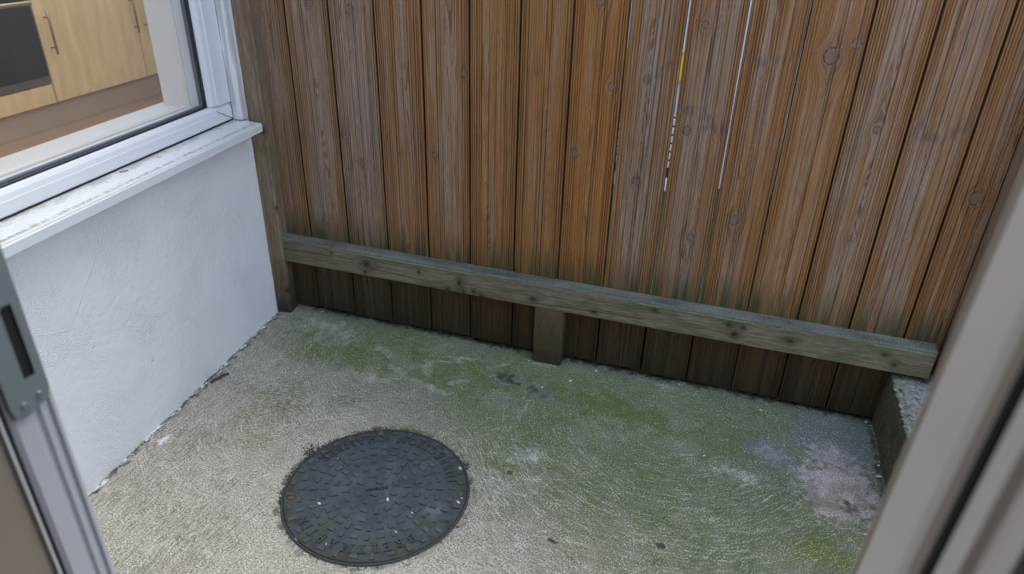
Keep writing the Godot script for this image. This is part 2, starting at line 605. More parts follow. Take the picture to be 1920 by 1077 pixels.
func post_texture(k: int) -> void:    # u up the post (1.8 m, or 0.2 for the stump), v round it
	var hh: float = [1.8, 0.21, 1.8][k]
	var w: int = [1200, 200, 1000][k]
	var h := 120
	var data := PackedByteArray()
	data.resize(w * h * 3)
	var n1 := noise(301 + k, 1.0, 3)
	var n2 := noise(305 + k, 1.0, 2)
	var base := [Vector3(116, 103, 88), Vector3(88, 80, 62), Vector3(126, 104, 90)]
	for i in w:
		var y := (i + 0.5) / w * hh
		for j in h:
			var v := (j + 0.5) / h * 0.26
			var dk := 0.0
			var warp := 0.0
			if k == 0:
				for q in [[0.66, 0.045, 0.011], [0.09, 0.055, 0.012], [0.40, 0.055, 0.006], [1.2, 0.05, 0.01]]:
					var dx: float = v - q[1]
					var dy: float = y - q[0]
					var e: float = sqrt(dx * dx + dy * dy) / q[2]
					warp += dx * exp(-e * e * 0.2)
					dk = maxf(dk, clampf(1.1 - e, 0.0, 1.0) + 0.25 * exp(-e * e * 0.3))
			var s := n1.get_noise_2d(y * 1.2, (v - warp) * 110.0)
			var f := n2.get_noise_2d(y * 14.0, (v - warp) * 420.0)
			var b := n1.get_noise_2d(y * 6.0 + 31.0, v * 14.0)
			var col: Vector3 = base[k] * (1.0 + f * 0.25)
			col = col.lerp(Vector3(96, 76, 56), clampf(s * 1.7 + 0.2, 0.0, 1.0) * 0.7)
			var low := clampf((0.24 - y) / 0.24 + b * 0.25, 0.0, 1.0)
			col = col.lerp(Vector3(58, 52, 38) if y > 0.05 else Vector3(44, 44, 32), low * 0.85)
			if k == 0:
				col = col.lerp(Vector3(74, 92, 48), clampf(1.0 - absf(y - 0.60) / 0.035, 0.0, 1.0) * clampf(0.6 + b, 0.0, 1.0) * 0.7)
			col = col.lerp(Vector3(46, 38, 32), clampf(dk, 0.0, 0.8))
			var o := (j * w + i) * 3
			data[o] = wood_lut[int(clampf(col.x, 0.0, 255.0) * 4.0)]
			data[o + 1] = wood_lut[int(clampf(col.y, 0.0, 255.0) * 4.0)]
			data[o + 2] = wood_lut[int(clampf(col.z, 0.0, 255.0) * 4.0)]
	keep("post%d" % k, Image.create_from_data(w, h, false, Image.FORMAT_RGB8, data))

func wall_texture() -> void:      # relief of the painted render: 1.7 x 0.75 m
	var w := 1500
	var h := 660
	var f := PackedFloat32Array()
	f.resize(w * h)
	var n1 := noise(401, 1.0, 3)
	var n2 := noise(402, 1.0, 2)
	var n3 := noise(403, 1.0, 2)
	for j in h:
		for i in w:
			var x := i * 1.7 / w
			var y := j * 0.75 / h
			var rough := clampf(n1.get_noise_2d(x * 4.0, y * 4.0) * 1.6 + 0.55, 0.12, 1.0)
			var fine := n2.get_noise_2d(x * 190.0 + n3.get_noise_2d(x * 20.0, y * 20.0) * 2.0, y * 190.0)
			var mid := n3.get_noise_2d(x * 38.0, y * 38.0)
			f[j * w + i] = 0.5 + fine * 0.20 * rough + mid * 0.07 + n1.get_noise_2d(x * 11.0, y * 11.0) * 0.05
	var r := RandomNumberGenerator.new()
	r.seed = 5
	for k in 70:       # drips, pits and trowel scratches
		var cx := r.randi_range(8, w - 8)
		var cy := r.randi_range(8, h - 8)
		var kind := r.randf()
		var amp := r.randf_range(0.15, 0.4) * (1.0 if kind > 0.35 else -1.0)
		var len := r.randi_range(2, 5) if kind < 0.8 else r.randi_range(10, 60)
		var ang := r.randf_range(-0.9, -0.5) + PI / 2.0 * 0.0
		var wid := r.randf_range(1.0, 2.6)
		for s in len:
			var px := cx + cos(ang) * s
			var py := cy + sin(ang) * s
			for dy in range(-4, 5):
				for dx in range(-4, 5):
					var qx := int(px) + dx
					var qy := int(py) + dy
					if qx < 0 or qy < 0 or qx >= w or qy >= h:
						continue
					f[qy * w + qx] += amp * exp(-(dx * dx + dy * dy) / (wid * wid)) * (0.6 if len < 8 else 0.08)
	# a hairline crack in the render
	var cxx := 0.88
	var cyy := 0.60
	for s in 260:
		cxx += 0.0011
		cyy += r.randf_range(-0.0011, 0.0005) + (0.0007 if s > 110 else -0.0009)
		var qx := int(cxx / 1.7 * w)
		var qy := int(cyy / 0.75 * h)
		for dy in range(-2, 3):
			for dx in range(-2, 3):
				if qx + dx >= 0 and qx + dx < w and qy + dy >= 0 and qy + dy < h:
					f[(qy + dy) * w + qx + dx] -= 0.10 * exp(-(dx * dx + dy * dy) / 1.2)
	var data := PackedByteArray()
	data.resize(w * h)
	for k in w * h:
		data[k] = int(clampf(f[k], 0.0, 1.0) * 255.0)
	keep("wall", Image.create_from_data(w, h, false, Image.FORMAT_L8, data))

func sill_texture() -> void:      # u along (1.6 m), v across the top (0 front edge .. 0.1 back)
	var w := 1200
	var h := 90
	var data := PackedByteArray()
	data.resize(w * h * 3)
	var n1 := noise(411, 1.0, 3)
	var n2 := noise(412, 1.0, 2)
	for j in h:
		var v := (j + 0.5) / h * 0.1
		for i in w:
			var x := (i + 0.5) / w * 1.6
			var a := n1.get_noise_2d(x * 40.0, v * 60.0)
			var b := n2.get_noise_2d(x * 9.0, v * 20.0)
			var f := n2.get_noise_2d(x * 260.0, v * 300.0)
			var col := Vector3(216, 218, 218) * (1.0 + b * 0.03)
			var line := clampf(1.25 - absf(v - 0.017 - a * 0.003) / 0.008, 0.0, 1.0) * clampf(0.62 + a * 1.0 + b * 0.5 + f * 0.7, 0.0, 1.0)
			col = col.lerp(Vector3(164, 162, 120), line * 0.8)
			if f < -0.2 and line > 0.35:
				col = col.lerp(Vector3(90, 92, 58), 0.5)
			var dirt := clampf((v - 0.068) / 0.024 + a * 0.5 + b * 1.2, 0.0, 1.0)
			col = col.lerp(Vector3(150, 146, 136), dirt * 0.5)
			if n1.get_noise_2d(x * 90.0 + 7.0, v * 90.0) > 0.56:
				col = col.lerp(Vector3(96, 92, 84), 0.5)
			var o := (j * w + i) * 3
			data[o] = int(clampf(col.x, 0, 255))
			data[o + 1] = int(clampf(col.y, 0, 255))
			data[o + 2] = int(clampf(col.z, 0, 255))
	keep("sill", Image.create_from_data(w, h, false, Image.FORMAT_RGB8, data))

func cover_texture() -> void:
	var w := 512
	var data := PackedByteArray()
	data.resize(w * w * 3)
	var n1 := noise(421, 1.0, 3)
	var n2 := noise(422, 1.0, 2)
	for j in w:
		for i in w:
			var x := (i + 0.5) / w * 0.46
			var z := (j + 0.5) / w * 0.46
			var rr := Vector2(x - 0.23, z - 0.23).length()
			var a := n1.get_noise_2d(x * 12.0, z * 12.0)
			var b := n1.get_noise_2d(x * 30.0 + 50.0, z * 30.0)
			var f := n2.get_noise_2d(i * 0.5, j * 0.5)
			var col := Vector3(78, 86, 89) * (1.0 + a * 0.25 + f * 0.10)
			col = col.lerp(Vector3(62, 65, 78), clampf(b * 1.5, 0.0, 0.6))
			col = col.lerp(Vector3(62, 72, 54), clampf((rr - 0.16) * 8.0 + a * 1.2 - 0.1, 0.0, 0.75))
			if f > 0.62:
				col = col.lerp(Vector3(120, 124, 124), 0.4)
			var chalk := clampf(1.0 - Vector2(x - 0.395, z - 0.24).length() / 0.03 + a * 0.8, 0.0, 0.4)
			col = col.lerp(Vector3(132, 146, 150), chalk)
			var soil := clampf((rr - 0.205) * 40.0 + b * 2.0 - 0.35 + (0.7 if z < 0.1 and x < 0.24 else 0.0), 0.0, 0.8)
			col = col.lerp(Vector3(62, 58, 52), soil)
			var o := (j * w + i) * 3
			data[o] = int(clampf(col.x, 0, 255))
			data[o + 1] = int(clampf(col.y, 0, 255))
			data[o + 2] = int(clampf(col.z, 0, 255))
	keep("cover", Image.create_from_data(w, w, false, Image.FORMAT_RGB8, data))

func door_texture() -> void:      # pale maple laminate, grain upright
	var w := 256
	var h := 256
	var data := PackedByteArray()
	data.resize(w * h * 3)
	var n1 := noise(431, 1.0, 3)
	for j in h:
		for i in w:
			var s := n1.get_noise_2d(i * 0.09, j * 0.008)
			var f := n1.get_noise_2d(i * 0.5, j * 0.02 + 60.0)
			var col := Vector3(238, 205, 148) * (1.0 + s * 0.07 + f * 0.03)
			var o := (j * w + i) * 3
			data[o] = int(clampf(col.x, 0, 255))
			data[o + 1] = int(clampf(col.y, 0, 255))
			data[o + 2] = int(clampf(col.z, 0, 255))
	keep("door", Image.create_from_data(w, h, false, Image.FORMAT_RGB8, data))

func grass_texture() -> void:
	var w := 256
	var data := PackedByteArray()
	data.resize(w * w * 3)
	var n1 := noise(441, 1.0, 3)
	for j in w:
		for i in w:
			var f := n1.get_noise_2d(i * 0.4, j * 0.12)
			var b := n1.get_noise_2d(i * 0.03 + 60.0, j * 0.03)
			var col := Vector3(34, 62, 38) * (1.0 + f * 0.6 + b * 0.3)
			var o := (j * w + i) * 3
			data[o] = int(clampf(col.x, 0, 255))
			data[o + 1] = int(clampf(col.y, 0, 255))
			data[o + 2] = int(clampf(col.z, 0, 255))
	keep("grass", Image.create_from_data(w, w, false, Image.FORMAT_RGB8, data))

# ---------------------------------------------------------------- concrete floor: layers stamped in metres, then mixed
func blank() -> PackedFloat32Array:
	var a := PackedFloat32Array()
	a.resize(PX * PZ)
	return a

func stamp(a: PackedFloat32Array, x: float, z: float, rx: float, rz: float, turn: float, amount: float, n: FastNoiseLite, ragged := 0.6, soft := 0.5) -> void:
	var reach := maxf(rx, rz) * 1.7
	var i0 := maxi(int((x - reach - FX) / FW * PX), 0)
	var i1 := mini(int((x + reach - FX) / FW * PX), PX - 1)
	var j0 := maxi(int((z - reach - FZ) / FD * PZ), 0)
	var j1 := mini(int((z + reach - FZ) / FD * PZ), PZ - 1)
	var c := cos(turn)
	var s := sin(turn)
	for j in range(j0, j1 + 1):
		var dz := FZ + FD * j / PZ - z
		for i in range(i0, i1 + 1):
			var dx := FX + FW * i / PX - x
			var e := Vector2((dx * c + dz * s) / rx, (-dx * s + dz * c) / rz).length()
			if e > 1.7:
				continue
			var v := clampf((1.0 - e + n.get_noise_2d(i, j) * ragged) / soft, 0.0, 1.0) * amount
			a[j * PX + i] = maxf(a[j * PX + i], v)

func floor_layers() -> void:
	var H := blank()
	var green := blank()
	var yellow := blank()
	var dark := blank()
	var pale := blank()
	var blue := blank()
	var white := blank()
	var n := noise(501, 0.018, 4)
	var nf := noise(502, 0.05, 3)
	# algae
	stamp(green, 0.25, 0.20, 0.36, 0.15, 0.1, 0.75, n, 0.9, 0.8)
	stamp(green, 0.62, 0.20, 0.32, 0.16, 0.1, 0.85, n, 0.9, 0.8)
	stamp(green, 1.10, 0.19, 0.50, 0.17, 0.0, 1.0, n, 0.6, 0.8)
	stamp(green, 1.50, 0.22, 0.42, 0.30, 0.0, 0.95, n, 0.6, 0.9)
	stamp(green, 1.30, 0.50, 0.55, 0.28, 0.0, 0.75, n, 0.7, 1.0)
	stamp(green, 1.55, 0.72, 0.45, 0.34, 0.0, 0.75, n, 0.7, 1.0)
	stamp(green, 0.20, 0.62, 0.30, 0.22, 0.3, 0.3, n, 0.8, 1.0)
	stamp(green, 0.85, 0.45, 0.30, 0.14, 0.0, 0.45, n, 0.9, 0.9)
	stamp(green, 0.62, 0.50, 0.10, 0.035, 0.0, 0.7, n, 0.7, 0.8)
	stamp(yellow, 1.71, 0.56, 0.13, 0.10, 0.0, 0.9, n, 0.8, 0.8)
	stamp(yellow, 1.12, 0.20, 0.20, 0.07, 0.1, 0.75, n, 0.9, 0.9)
	stamp(yellow, 0.72, 0.18, 0.15, 0.07, 0.3, 0.7, nf, 0.9, 0.9)
	stamp(yellow, 0.26, 0.20, 0.18, 0.06, 0.1, 0.6, n, 0.9, 0.9)
	stamp(yellow, 0.46, 0.14, 0.16, 0.05, 0.1, 0.5, nf, 0.9, 0.9)
	# grey scrapes and bare patches in the algae
	for q in [[0.50, 0.20, 0.07, 0.016, -0.5], [0.56, 0.15, 0.09, 0.013, -0.3], [0.44, 0.24, 0.06, 0.02, 0.3], [0.62, 0.11, 0.08, 0.012, -0.2], [0.36, 0.16, 0.06, 0.02, 0.4], [0.66, 0.23, 0.05, 0.015, -0.6], [0.40, 0.31, 0.10, 0.03, 0.0], [0.58, 0.29, 0.09, 0.02, 0.2], [0.75, 0.10, 0.05, 0.01, -0.8], [0.88, 0.05, 0.07, 0.012, -0.2], [1.25, 0.03, 0.10, 0.012, 0.1], [0.10, 0.10, 0.16, 0.07, 0.3]]:
		stamp(pale, q[0], q[1], q[2], q[3], q[4], 0.6, nf, 0.8, 0.6)
	stamp(pale, 1.495, 0.361, 0.085, 0.03, 0.1, 0.75, nf, 0.9, 0.8)
	stamp(pale, 0.948, 0.484, 0.07, 0.045, -0.5, 0.8, nf, 0.9, 0.8)
	stamp(pale, 0.95, 0.60, 0.10, 0.05, -0.5, 0.4, nf, 0.9, 0.8)
	stamp(pale, 1.745, 0.33, 0.115, 0.15, 0.0, 1.0, nf, 0.6, 0.45)
	stamp(pale, 1.73, 0.20, 0.08, 0.07, 0.0, 0.7, nf, 0.6, 0.5)
	stamp(pale, 1.66, 0.30, 0.05, 0.035, 0.2, 0.6, nf, 0.6, 0.6)
	stamp(pale, 0.0, 0.40, 0.09, 0.22, 0.1, 0.6, n, 0.8, 0.8)
	# bluish damp marks
	stamp(blue, 1.575, 0.24, 0.078, 0.058, 0.2, 0.95, nf, 0.35, 0.18)
	stamp(pale, 1.575, 0.245, 0.045, 0.032, 0.2, 0.6, nf, 0.6, 0.5)
	stamp(blue, 1.645, 0.285, 0.075, 0.025, 0.1, 0.6, nf, 0.4, 0.3)
	stamp(blue, 1.745, 0.14, 0.12, 0.13, 0.0, 0.9, nf, 0.45, 0.25)
	stamp(blue, 1.76, 0.05, 0.16, 0.09, 0.0, 0.75, n, 0.7, 0.5)
	stamp(blue, 0.824, 0.274, 0.05, 0.03, 0.0, 0.65, nf, 0.4, 0.4)
	stamp(blue, 0.90, 0.20, 0.09, 0.035, 0.5, 0.75, nf, 0.7, 0.5)
	stamp(blue, 0.78, 0.17, 0.05, 0.06, 0.3, 0.6, nf, 0.8, 0.5)
	for k in 12:
		stamp(blue, 0.02 + k * 0.165, 0.002 + 0.008 * sin(k * 2.1), 0.13, 0.020, 0.0, 0.6, nf, 0.9, 0.7)
	# dark stains
	stamp(dark, 0.775, 0.155, 0.034, 0.040, 0.6, 0.95, nf, 1.0, 1.1)
	stamp(dark, 0.80, 0.175, 0.020, 0.026, 0.2, 0.9, nf, 0.9, 1.0)
	stamp(dark, 0.885, 0.195, 0.055, 0.018, 0.5, 0.7, nf, 0.9, 1.1)
	stamp(dark, 0.83, 0.178, 0.012, 0.010, 0.5, 0.8, nf, 1.0, 0.5)
	stamp(dark, 1.759, 0.386, 0.034, 0.030, 0.3, 0.8, nf, 1.1, 1.1)
	stamp(dark, 1.70, 0.39, 0.05, 0.022, 0.4, 0.4, nf, 1.1, 1.2)
	stamp(dark, 1.093, 0.739, 0.012, 0.009, 0.0, 0.8, nf, 1.2, 0.5)
	stamp(dark, 1.335, 0.669, 0.011, 0.009, 0.0, 0.8, nf, 1.2, 0.5)
	stamp(dark, 1.49, 0.46, 0.014, 0.006, 0.1, 0.8, nf, 1.0, 0.5)
	stamp(dark, 0.93, 0.56, 0.012, 0.009, 0.3, 0.5, nf, 1.0, 0.6)
	for k in 16:  # along the fence foot: dirt, deepened with painted contact shade
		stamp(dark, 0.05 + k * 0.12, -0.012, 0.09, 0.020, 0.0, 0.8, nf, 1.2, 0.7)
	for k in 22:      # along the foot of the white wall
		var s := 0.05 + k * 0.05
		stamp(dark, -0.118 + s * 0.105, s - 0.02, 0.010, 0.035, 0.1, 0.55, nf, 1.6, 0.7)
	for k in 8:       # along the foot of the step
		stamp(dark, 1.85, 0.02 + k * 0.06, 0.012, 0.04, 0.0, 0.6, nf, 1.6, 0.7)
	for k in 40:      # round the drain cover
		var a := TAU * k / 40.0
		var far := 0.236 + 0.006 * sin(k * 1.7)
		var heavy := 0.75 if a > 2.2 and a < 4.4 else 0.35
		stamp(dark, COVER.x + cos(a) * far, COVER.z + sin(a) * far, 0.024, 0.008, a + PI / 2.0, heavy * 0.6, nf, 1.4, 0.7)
	for k in 26:      # splashes of wall paint along the foot of the wall
		var s := 0.06 + k * 0.042
		var q := fposmod(k * 0.618, 1.0)
		s += (q - 0.5) * 0.05
		stamp(white, -0.1215 + s * 0.1058 + 0.0025 * sin(k * 4.3), s - 0.02, 0.002 + 0.005 * q * q, 0.008 + 0.030 * fposmod(q * 3.3, 1.0), 0.1, 0.9, nf, 1.6, 0.5)
	stamp(white, 0.011, 0.755, 0.012, 0.016, 0.3, 0.8, nf, 1.6, 0.4)
	# broom and trowel strokes in fans
	var r := RandomNumberGenerator.new()
	r.seed = 42
	var fans := [   # centre x, z, radius from, to, angle from, to, strokes, strength
		[0.23, 0.60, 0.015, 0.10, 0.0, 6.28, 150, 0.8], [0.23, 0.60, 0.10, 0.34, 1.4, 4.2, 620, 0.8], [0.55, 0.10, 0.16, 0.55, 1.7, 3.2, 460, 0.6],
		[1.30, 0.20, 0.14, 0.50, 0.5, 3.0, 900, 0.9], [1.30, 0.20, 0.30, 0.62, 0.6, 2.6, 700, 1.0], [0.70, 1.40, 0.35, 0.80, 3.6, 5.9, 700, 0.6],
		[1.85, 0.85, 0.15, 0.60, 2.6, 4.6, 620, 0.7], [0.05, 0.20, 0.05, 0.30, 0.0, 2.4, 300, 0.5], [0.20, 1.30, 0.20, 0.60, 3.6, 5.6, 420, 0.6], [1.00, 0.75, 0.10, 0.40, 3.4, 5.4, 300, 0.7],
		[1.25, 1.35, 0.30, 0.75, 3.8, 5.6, 560, 0.8], [0.95, 0.20, 0.28, 0.44, 0.9, 2.2, 160, 1.0], [1.55, 0.05, 0.10, 0.32, 0.4, 2.6, 260, 0.5], [0.55, 0.95, 0.28, 0.40, 0.2, 2.9, 200, 0.5]]
	for f in fans:
		for k in f[6]:
			var rad: float = sqrt(r.randf_range(f[2] * f[2], f[3] * f[3]))
			var a: float = r.randf_range(f[4], f[5])
			var length := r.randf_range(0.012, 0.07)
			var amp: float = r.randf_range(0.25, 1.0) * f[7] * (1.0 if r.randf() < 0.62 else -0.8)
			var steps := int(length / 0.0011)
			var drift := r.randf_range(-0.03, 0.03)
			for s in steps:
				var t := float(s) / steps
				var rr := rad + drift * t * length * 3.0
				var aa := a + t * length / rad
				var ii := int((f[0] + cos(aa) * rr - FX) / FW * PX)
				var jj := int((f[1] + sin(aa) * rr - FZ) / FD * PZ)
				if ii < 1 or jj < 1 or ii >= PX - 1 or jj >= PZ - 1 or r.randf() < 0.25:
					continue
				var v := amp * (1.0 - absf(2.0 * t - 1.0) * 0.6)
				var o := jj * PX + ii
				H[o] = clampf(H[o] + v * 0.55, -1.0, 1.0)
				H[o + 1] = clampf(H[o + 1] + v * 0.22, -1.0, 1.0)
				H[o + PX] = clampf(H[o + PX] + v * 0.22, -1.0, 1.0)
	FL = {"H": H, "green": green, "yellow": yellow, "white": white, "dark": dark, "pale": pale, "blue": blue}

# brushed patches: where, how wide, and the point that their arcs turn about
const FANS := [[0.2, 0.6, 0.2, 0.23, 0.6], [0.1, 0.85, 0.25, 0.75, 0.9], [0.4, 1.05, 0.3, 0.95, 1.1], [1.0, 0.55, 0.24, 1.25, 0.2], [1.35, 0.6, 0.27, 1.28, 0.08], [1.1, 0.9, 0.3, 1.25, 0.2], [1.65, 0.6, 0.25, 1.95, 0.9],
	[0.55, 0.3, 0.25, 0.5, 0.95], [1.2, 0.2, 0.3, 1.1, -0.9], [0.0, 0.25, 0.2, 0.6, 0.1], [1.6, 0.15, 0.2, 1.25, 0.45], [0.9, 0.32, 0.15, 0.65, 0.0], [0.7, 0.98, 0.2, 0.5, 0.4]]

func floor_rows(b: int) -> void:
	var rows := PZ / 23
	var data := PackedByteArray()
	data.resize(rows * PX * 3)
	var rel := PackedByteArray()
	rel.resize(rows * PX)
	var n1 := noise(511, 1.0, 3)
	var n2 := noise(512, 0.34, 2)
	var n3 := noise(513, 1.0, 3)
	var n4 := noise(514, 0.20, 2, FastNoiseLite.TYPE_CELLULAR)
	var n5 := noise(515, 1.0, 2)
	var H: PackedFloat32Array = FL.H
	var green: PackedFloat32Array = FL.green
	var yellow: PackedFloat32Array = FL.yellow
	var dark: PackedFloat32Array = FL.dark
	var pale: PackedFloat32Array = FL.pale
	var blue: PackedFloat32Array = FL.blue
	var white: PackedFloat32Array = FL.white
	for jj in rows:
		var j := b * rows + jj
		var z := FZ + FD * j / PZ
		for i in PX:
			var x := FX + FW * i / PX
			var k := j * PX + i
			var lo := n1.get_noise_2d(x * 3.2, z * 3.2)
			var md := n3.get_noise_2d(x * 17.0, z * 17.0)
			var sp := n2.get_noise_2d(i, j)
			var cl := n4.get_noise_2d(i, j)
			var best := 99.0
			var fan: Array = FANS[0]
			for f in FANS:
				var fx: float = x - f[0]
				var fz: float = z - f[1]
				var d: float = (fx * fx + fz * fz) / (f[2] * f[2])
				if d < best:
					best = d
					fan = f
			var ax: float = x - fan[3]
			var az: float = z - fan[4]
			var ar := sqrt(ax * ax + az * az)
			var rid := n5.get_noise_2d((ar + lo * 0.02) * 165.0, atan2(az, ax) * (0.12 + ar * 0.7) * 24.0)
			rid *= clampf(0.75 + lo * 1.2 + md * 0.6, 0.15, 1.0) * clampf(2.4 - best, 0.35, 1.0)
			var hb: float = H[k] * 0.75 + rid * (0.46 + 0.26 * clampf((z - 0.35) * 2.2 + (0.7 - x) * 1.3, 0.0, 1.0))
			var cream := clampf((z - 0.35) * 2.2 + (0.7 - x) * 1.3 + lo * 0.5, 0.0, 1.0)
			var col := Vector3(122, 121, 108).lerp(Vector3(165, 161, 151), cream) * (1.0 - clampf(md * 0.7 + lo * 0.7 + 0.3, 0.0, 1.0) * 0.14)
			var pinkish := clampf(lo * 1.3 - 0.1, 0.0, 0.6)
			col = col.lerp(Vector3(152, 145, 138), pinkish)
			# grime sits in the hollows of the brushed surface
			col = col.lerp(Vector3(84, 87, 66), clampf(0.28 + md * 0.3 - sp * 0.9 - hb * 1.5, 0.0, 0.9) * 0.6)
			var all_over := clampf((0.56 + 0.42 * clampf(x - 0.5, 0.0, 1.0) - z + lo * 0.3) / 0.45, 0.0, 1.0) * (0.62 + lo * 0.5) * clampf((x + 0.14) * 4.0, 0.0, 1.0)
			var g := clampf(maxf(green[k], all_over) * (1.0 + md * 0.55 - sp * 0.4 - hb * 0.7), 0.0, 1.0)
			col = col.lerp(Vector3(76, 86, 54).lerp(Vector3(70, 81, 63), clampf((x - 1.2) * 1.6, 0.0, 1.0)), g * 0.86)
			var y := clampf(yellow[k] * (0.9 + md * 0.6 - sp * 0.5), 0.0, 1.0)
			col = col.lerp(Vector3(80, 87, 45), y * 0.66)
			col = col.lerp(Vector3(90, 95, 108), clampf(blue[k] * (0.75 + md * 0.6 - hb * 0.5), 0.0, 1.0) * 0.66)
			col = col.lerp(Vector3(140, 138, 132).lerp(Vector3(146, 136, 136), clampf((x - 1.4) * 4.0, 0.0, 1.0)), clampf(pale[k] * (0.95 + md * 0.7 + sp * 0.5 + hb * 0.4), 0.0, 1.0) * 0.85)
			# pale ridges left by the broom, grains of sand
			var ridge_pale := clampf(hb * 1.25 + sp * 0.5 - 0.14, 0.0, 1.0)
			col = col.lerp(Vector3(196, 195, 186), ridge_pale * 0.60 * (1.0 - 0.4 * g))
			col *= 1.0 + sp * 0.18 + md * 0.08
			if sp + md * 0.5 - g * 0.12 > 0.50:
				col = col.lerp(Vector3(210, 209, 201), 0.6 - 0.25 * g)
			if cl > -0.12 and sp < -0.15:
				col *= 0.72
			if sp < -0.60:
				col = col.lerp(Vector3(56, 56, 46), 0.6)
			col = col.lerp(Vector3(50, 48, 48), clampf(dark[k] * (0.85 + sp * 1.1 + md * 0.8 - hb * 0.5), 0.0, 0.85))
			col = col.lerp(Vector3(206, 210, 216), white[k])
			var o := (jj * PX + i) * 3
			data[o] = floor_lut[int(clampf(col.x, 0.0, 255.0) * 4.0)]
			data[o + 1] = floor_lut[int(clampf(col.y, 0.0, 255.0) * 4.0)]
			data[o + 2] = floor_lut[int(clampf(col.z, 0.0, 255.0) * 4.0)]
			rel[jj * PX + i] = int(clampf(0.5 + hb * 0.22 + sp * 0.16 + md * 0.12, 0.0, 1.0) * 255.0)
	keep("floor%d" % b, [data, rel])

# ==================================================================== ground, what lies beyond the fence
func ground_and_beyond() -> void:
	var gm := tex_mat(done["grass"], 0.95)
	gm.uv1_triplanar = true
	gm.uv1_world_triplanar = true
	gm.uv1_scale = Vector3(1.6, 1.6, 1.6)
	var p := PlaneMesh.new()
	p.size = Vector2(120, 120)
	structure("ground", p, gm, Transform3D(Basis(), Vector3(0, -0.012, 0)))
	structure("lawn", box(Vector3(-0.5, -0.2, -1.85), Vector3(5.0, 0.02, -0.064), 0.004), gm)
	# white rendered garden wall, a yellow board on it and a slatted crate at its foot, seen in slits between the boards
	var w := thing("garden_wall", "white rendered wall beyond the lawn, seen through gaps in fence", "wall", Vector3(0, 0, -1.98))
	part("wall", box(Vector3(-0.4, -0.05, -0.1), Vector3(5.0, 1.6, 0.1), 0.006), mat(lin(0.52, 0.54, 0.60), 0.8), w)
	part("coping", box(Vector3(-0.42, 1.602, -0.13), Vector3(5.02, 1.66, 0.13), 0.01), mat(lin(0.5, 0.5, 0.48), 0.85), w)
	var y := thing("yellow_board", "yellow board fixed to white wall behind the fence gaps", "board", Vector3(0.70, 0.60, -1.862))
	part("panel", box(Vector3(-0.45, -0.045, -0.012), Vector3(0.45, 0.085, 0.006), 0.003), mat(lin(0.75, 0.52, 0.02), 0.5), y)
	part("rim", box(Vector3(-0.455, 0.088, -0.014), Vector3(0.455, 0.1, 0.009), 0.003), mat(lin(0.6, 0.42, 0.02), 0.5), y)
	var c := thing("slatted_crate", "pale slatted crate on the lawn behind the widest fence gap", "crate", Vector3(0.82, 0, -1.72))
	var cm := mat(lin(0.66, 0.6, 0.54), 0.7)
	for k in 6:
		part("slat", box(Vector3(-0.3, 0.145 + k * 0.044, 0.0), Vector3(0.3, 0.145 + k * 0.044 + 0.033, 0.016), 0.003), cm, c)
	part("base", box(Vector3(-0.3, 0.0, -0.01), Vector3(0.3, 0.08, 0.02), 0.004), mat(lin(0.72, 0.76, 0.84), 0.6), c)
	for sx in [-0.27, 0.255]:
		part("upright", box(Vector3(sx, 0.0, -0.03), Vector3(sx + 0.03, 0.42, -0.004), 0.003), mat(lin(0.10, 0.07, 0.05), 0.8), c)
	part("back", box(Vector3(-0.24, 0.08, -0.03), Vector3(0.25, 0.40, -0.02), 0.002), mat(lin(0.05, 0.035, 0.03), 0.9), c)

# ==================================================================== the concrete floor of the yard
func floor_y(x: float, z: float) -> float:
	return 0.0

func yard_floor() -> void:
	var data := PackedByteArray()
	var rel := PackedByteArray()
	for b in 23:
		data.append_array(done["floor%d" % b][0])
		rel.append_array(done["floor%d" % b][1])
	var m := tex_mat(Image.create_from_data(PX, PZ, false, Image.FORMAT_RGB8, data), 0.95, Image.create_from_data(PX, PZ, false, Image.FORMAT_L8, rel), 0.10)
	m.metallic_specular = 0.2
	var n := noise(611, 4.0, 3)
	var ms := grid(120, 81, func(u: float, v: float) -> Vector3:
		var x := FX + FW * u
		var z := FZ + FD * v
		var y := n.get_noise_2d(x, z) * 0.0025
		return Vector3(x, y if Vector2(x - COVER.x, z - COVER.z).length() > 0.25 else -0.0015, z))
	structure("yard_floor", ms, m)

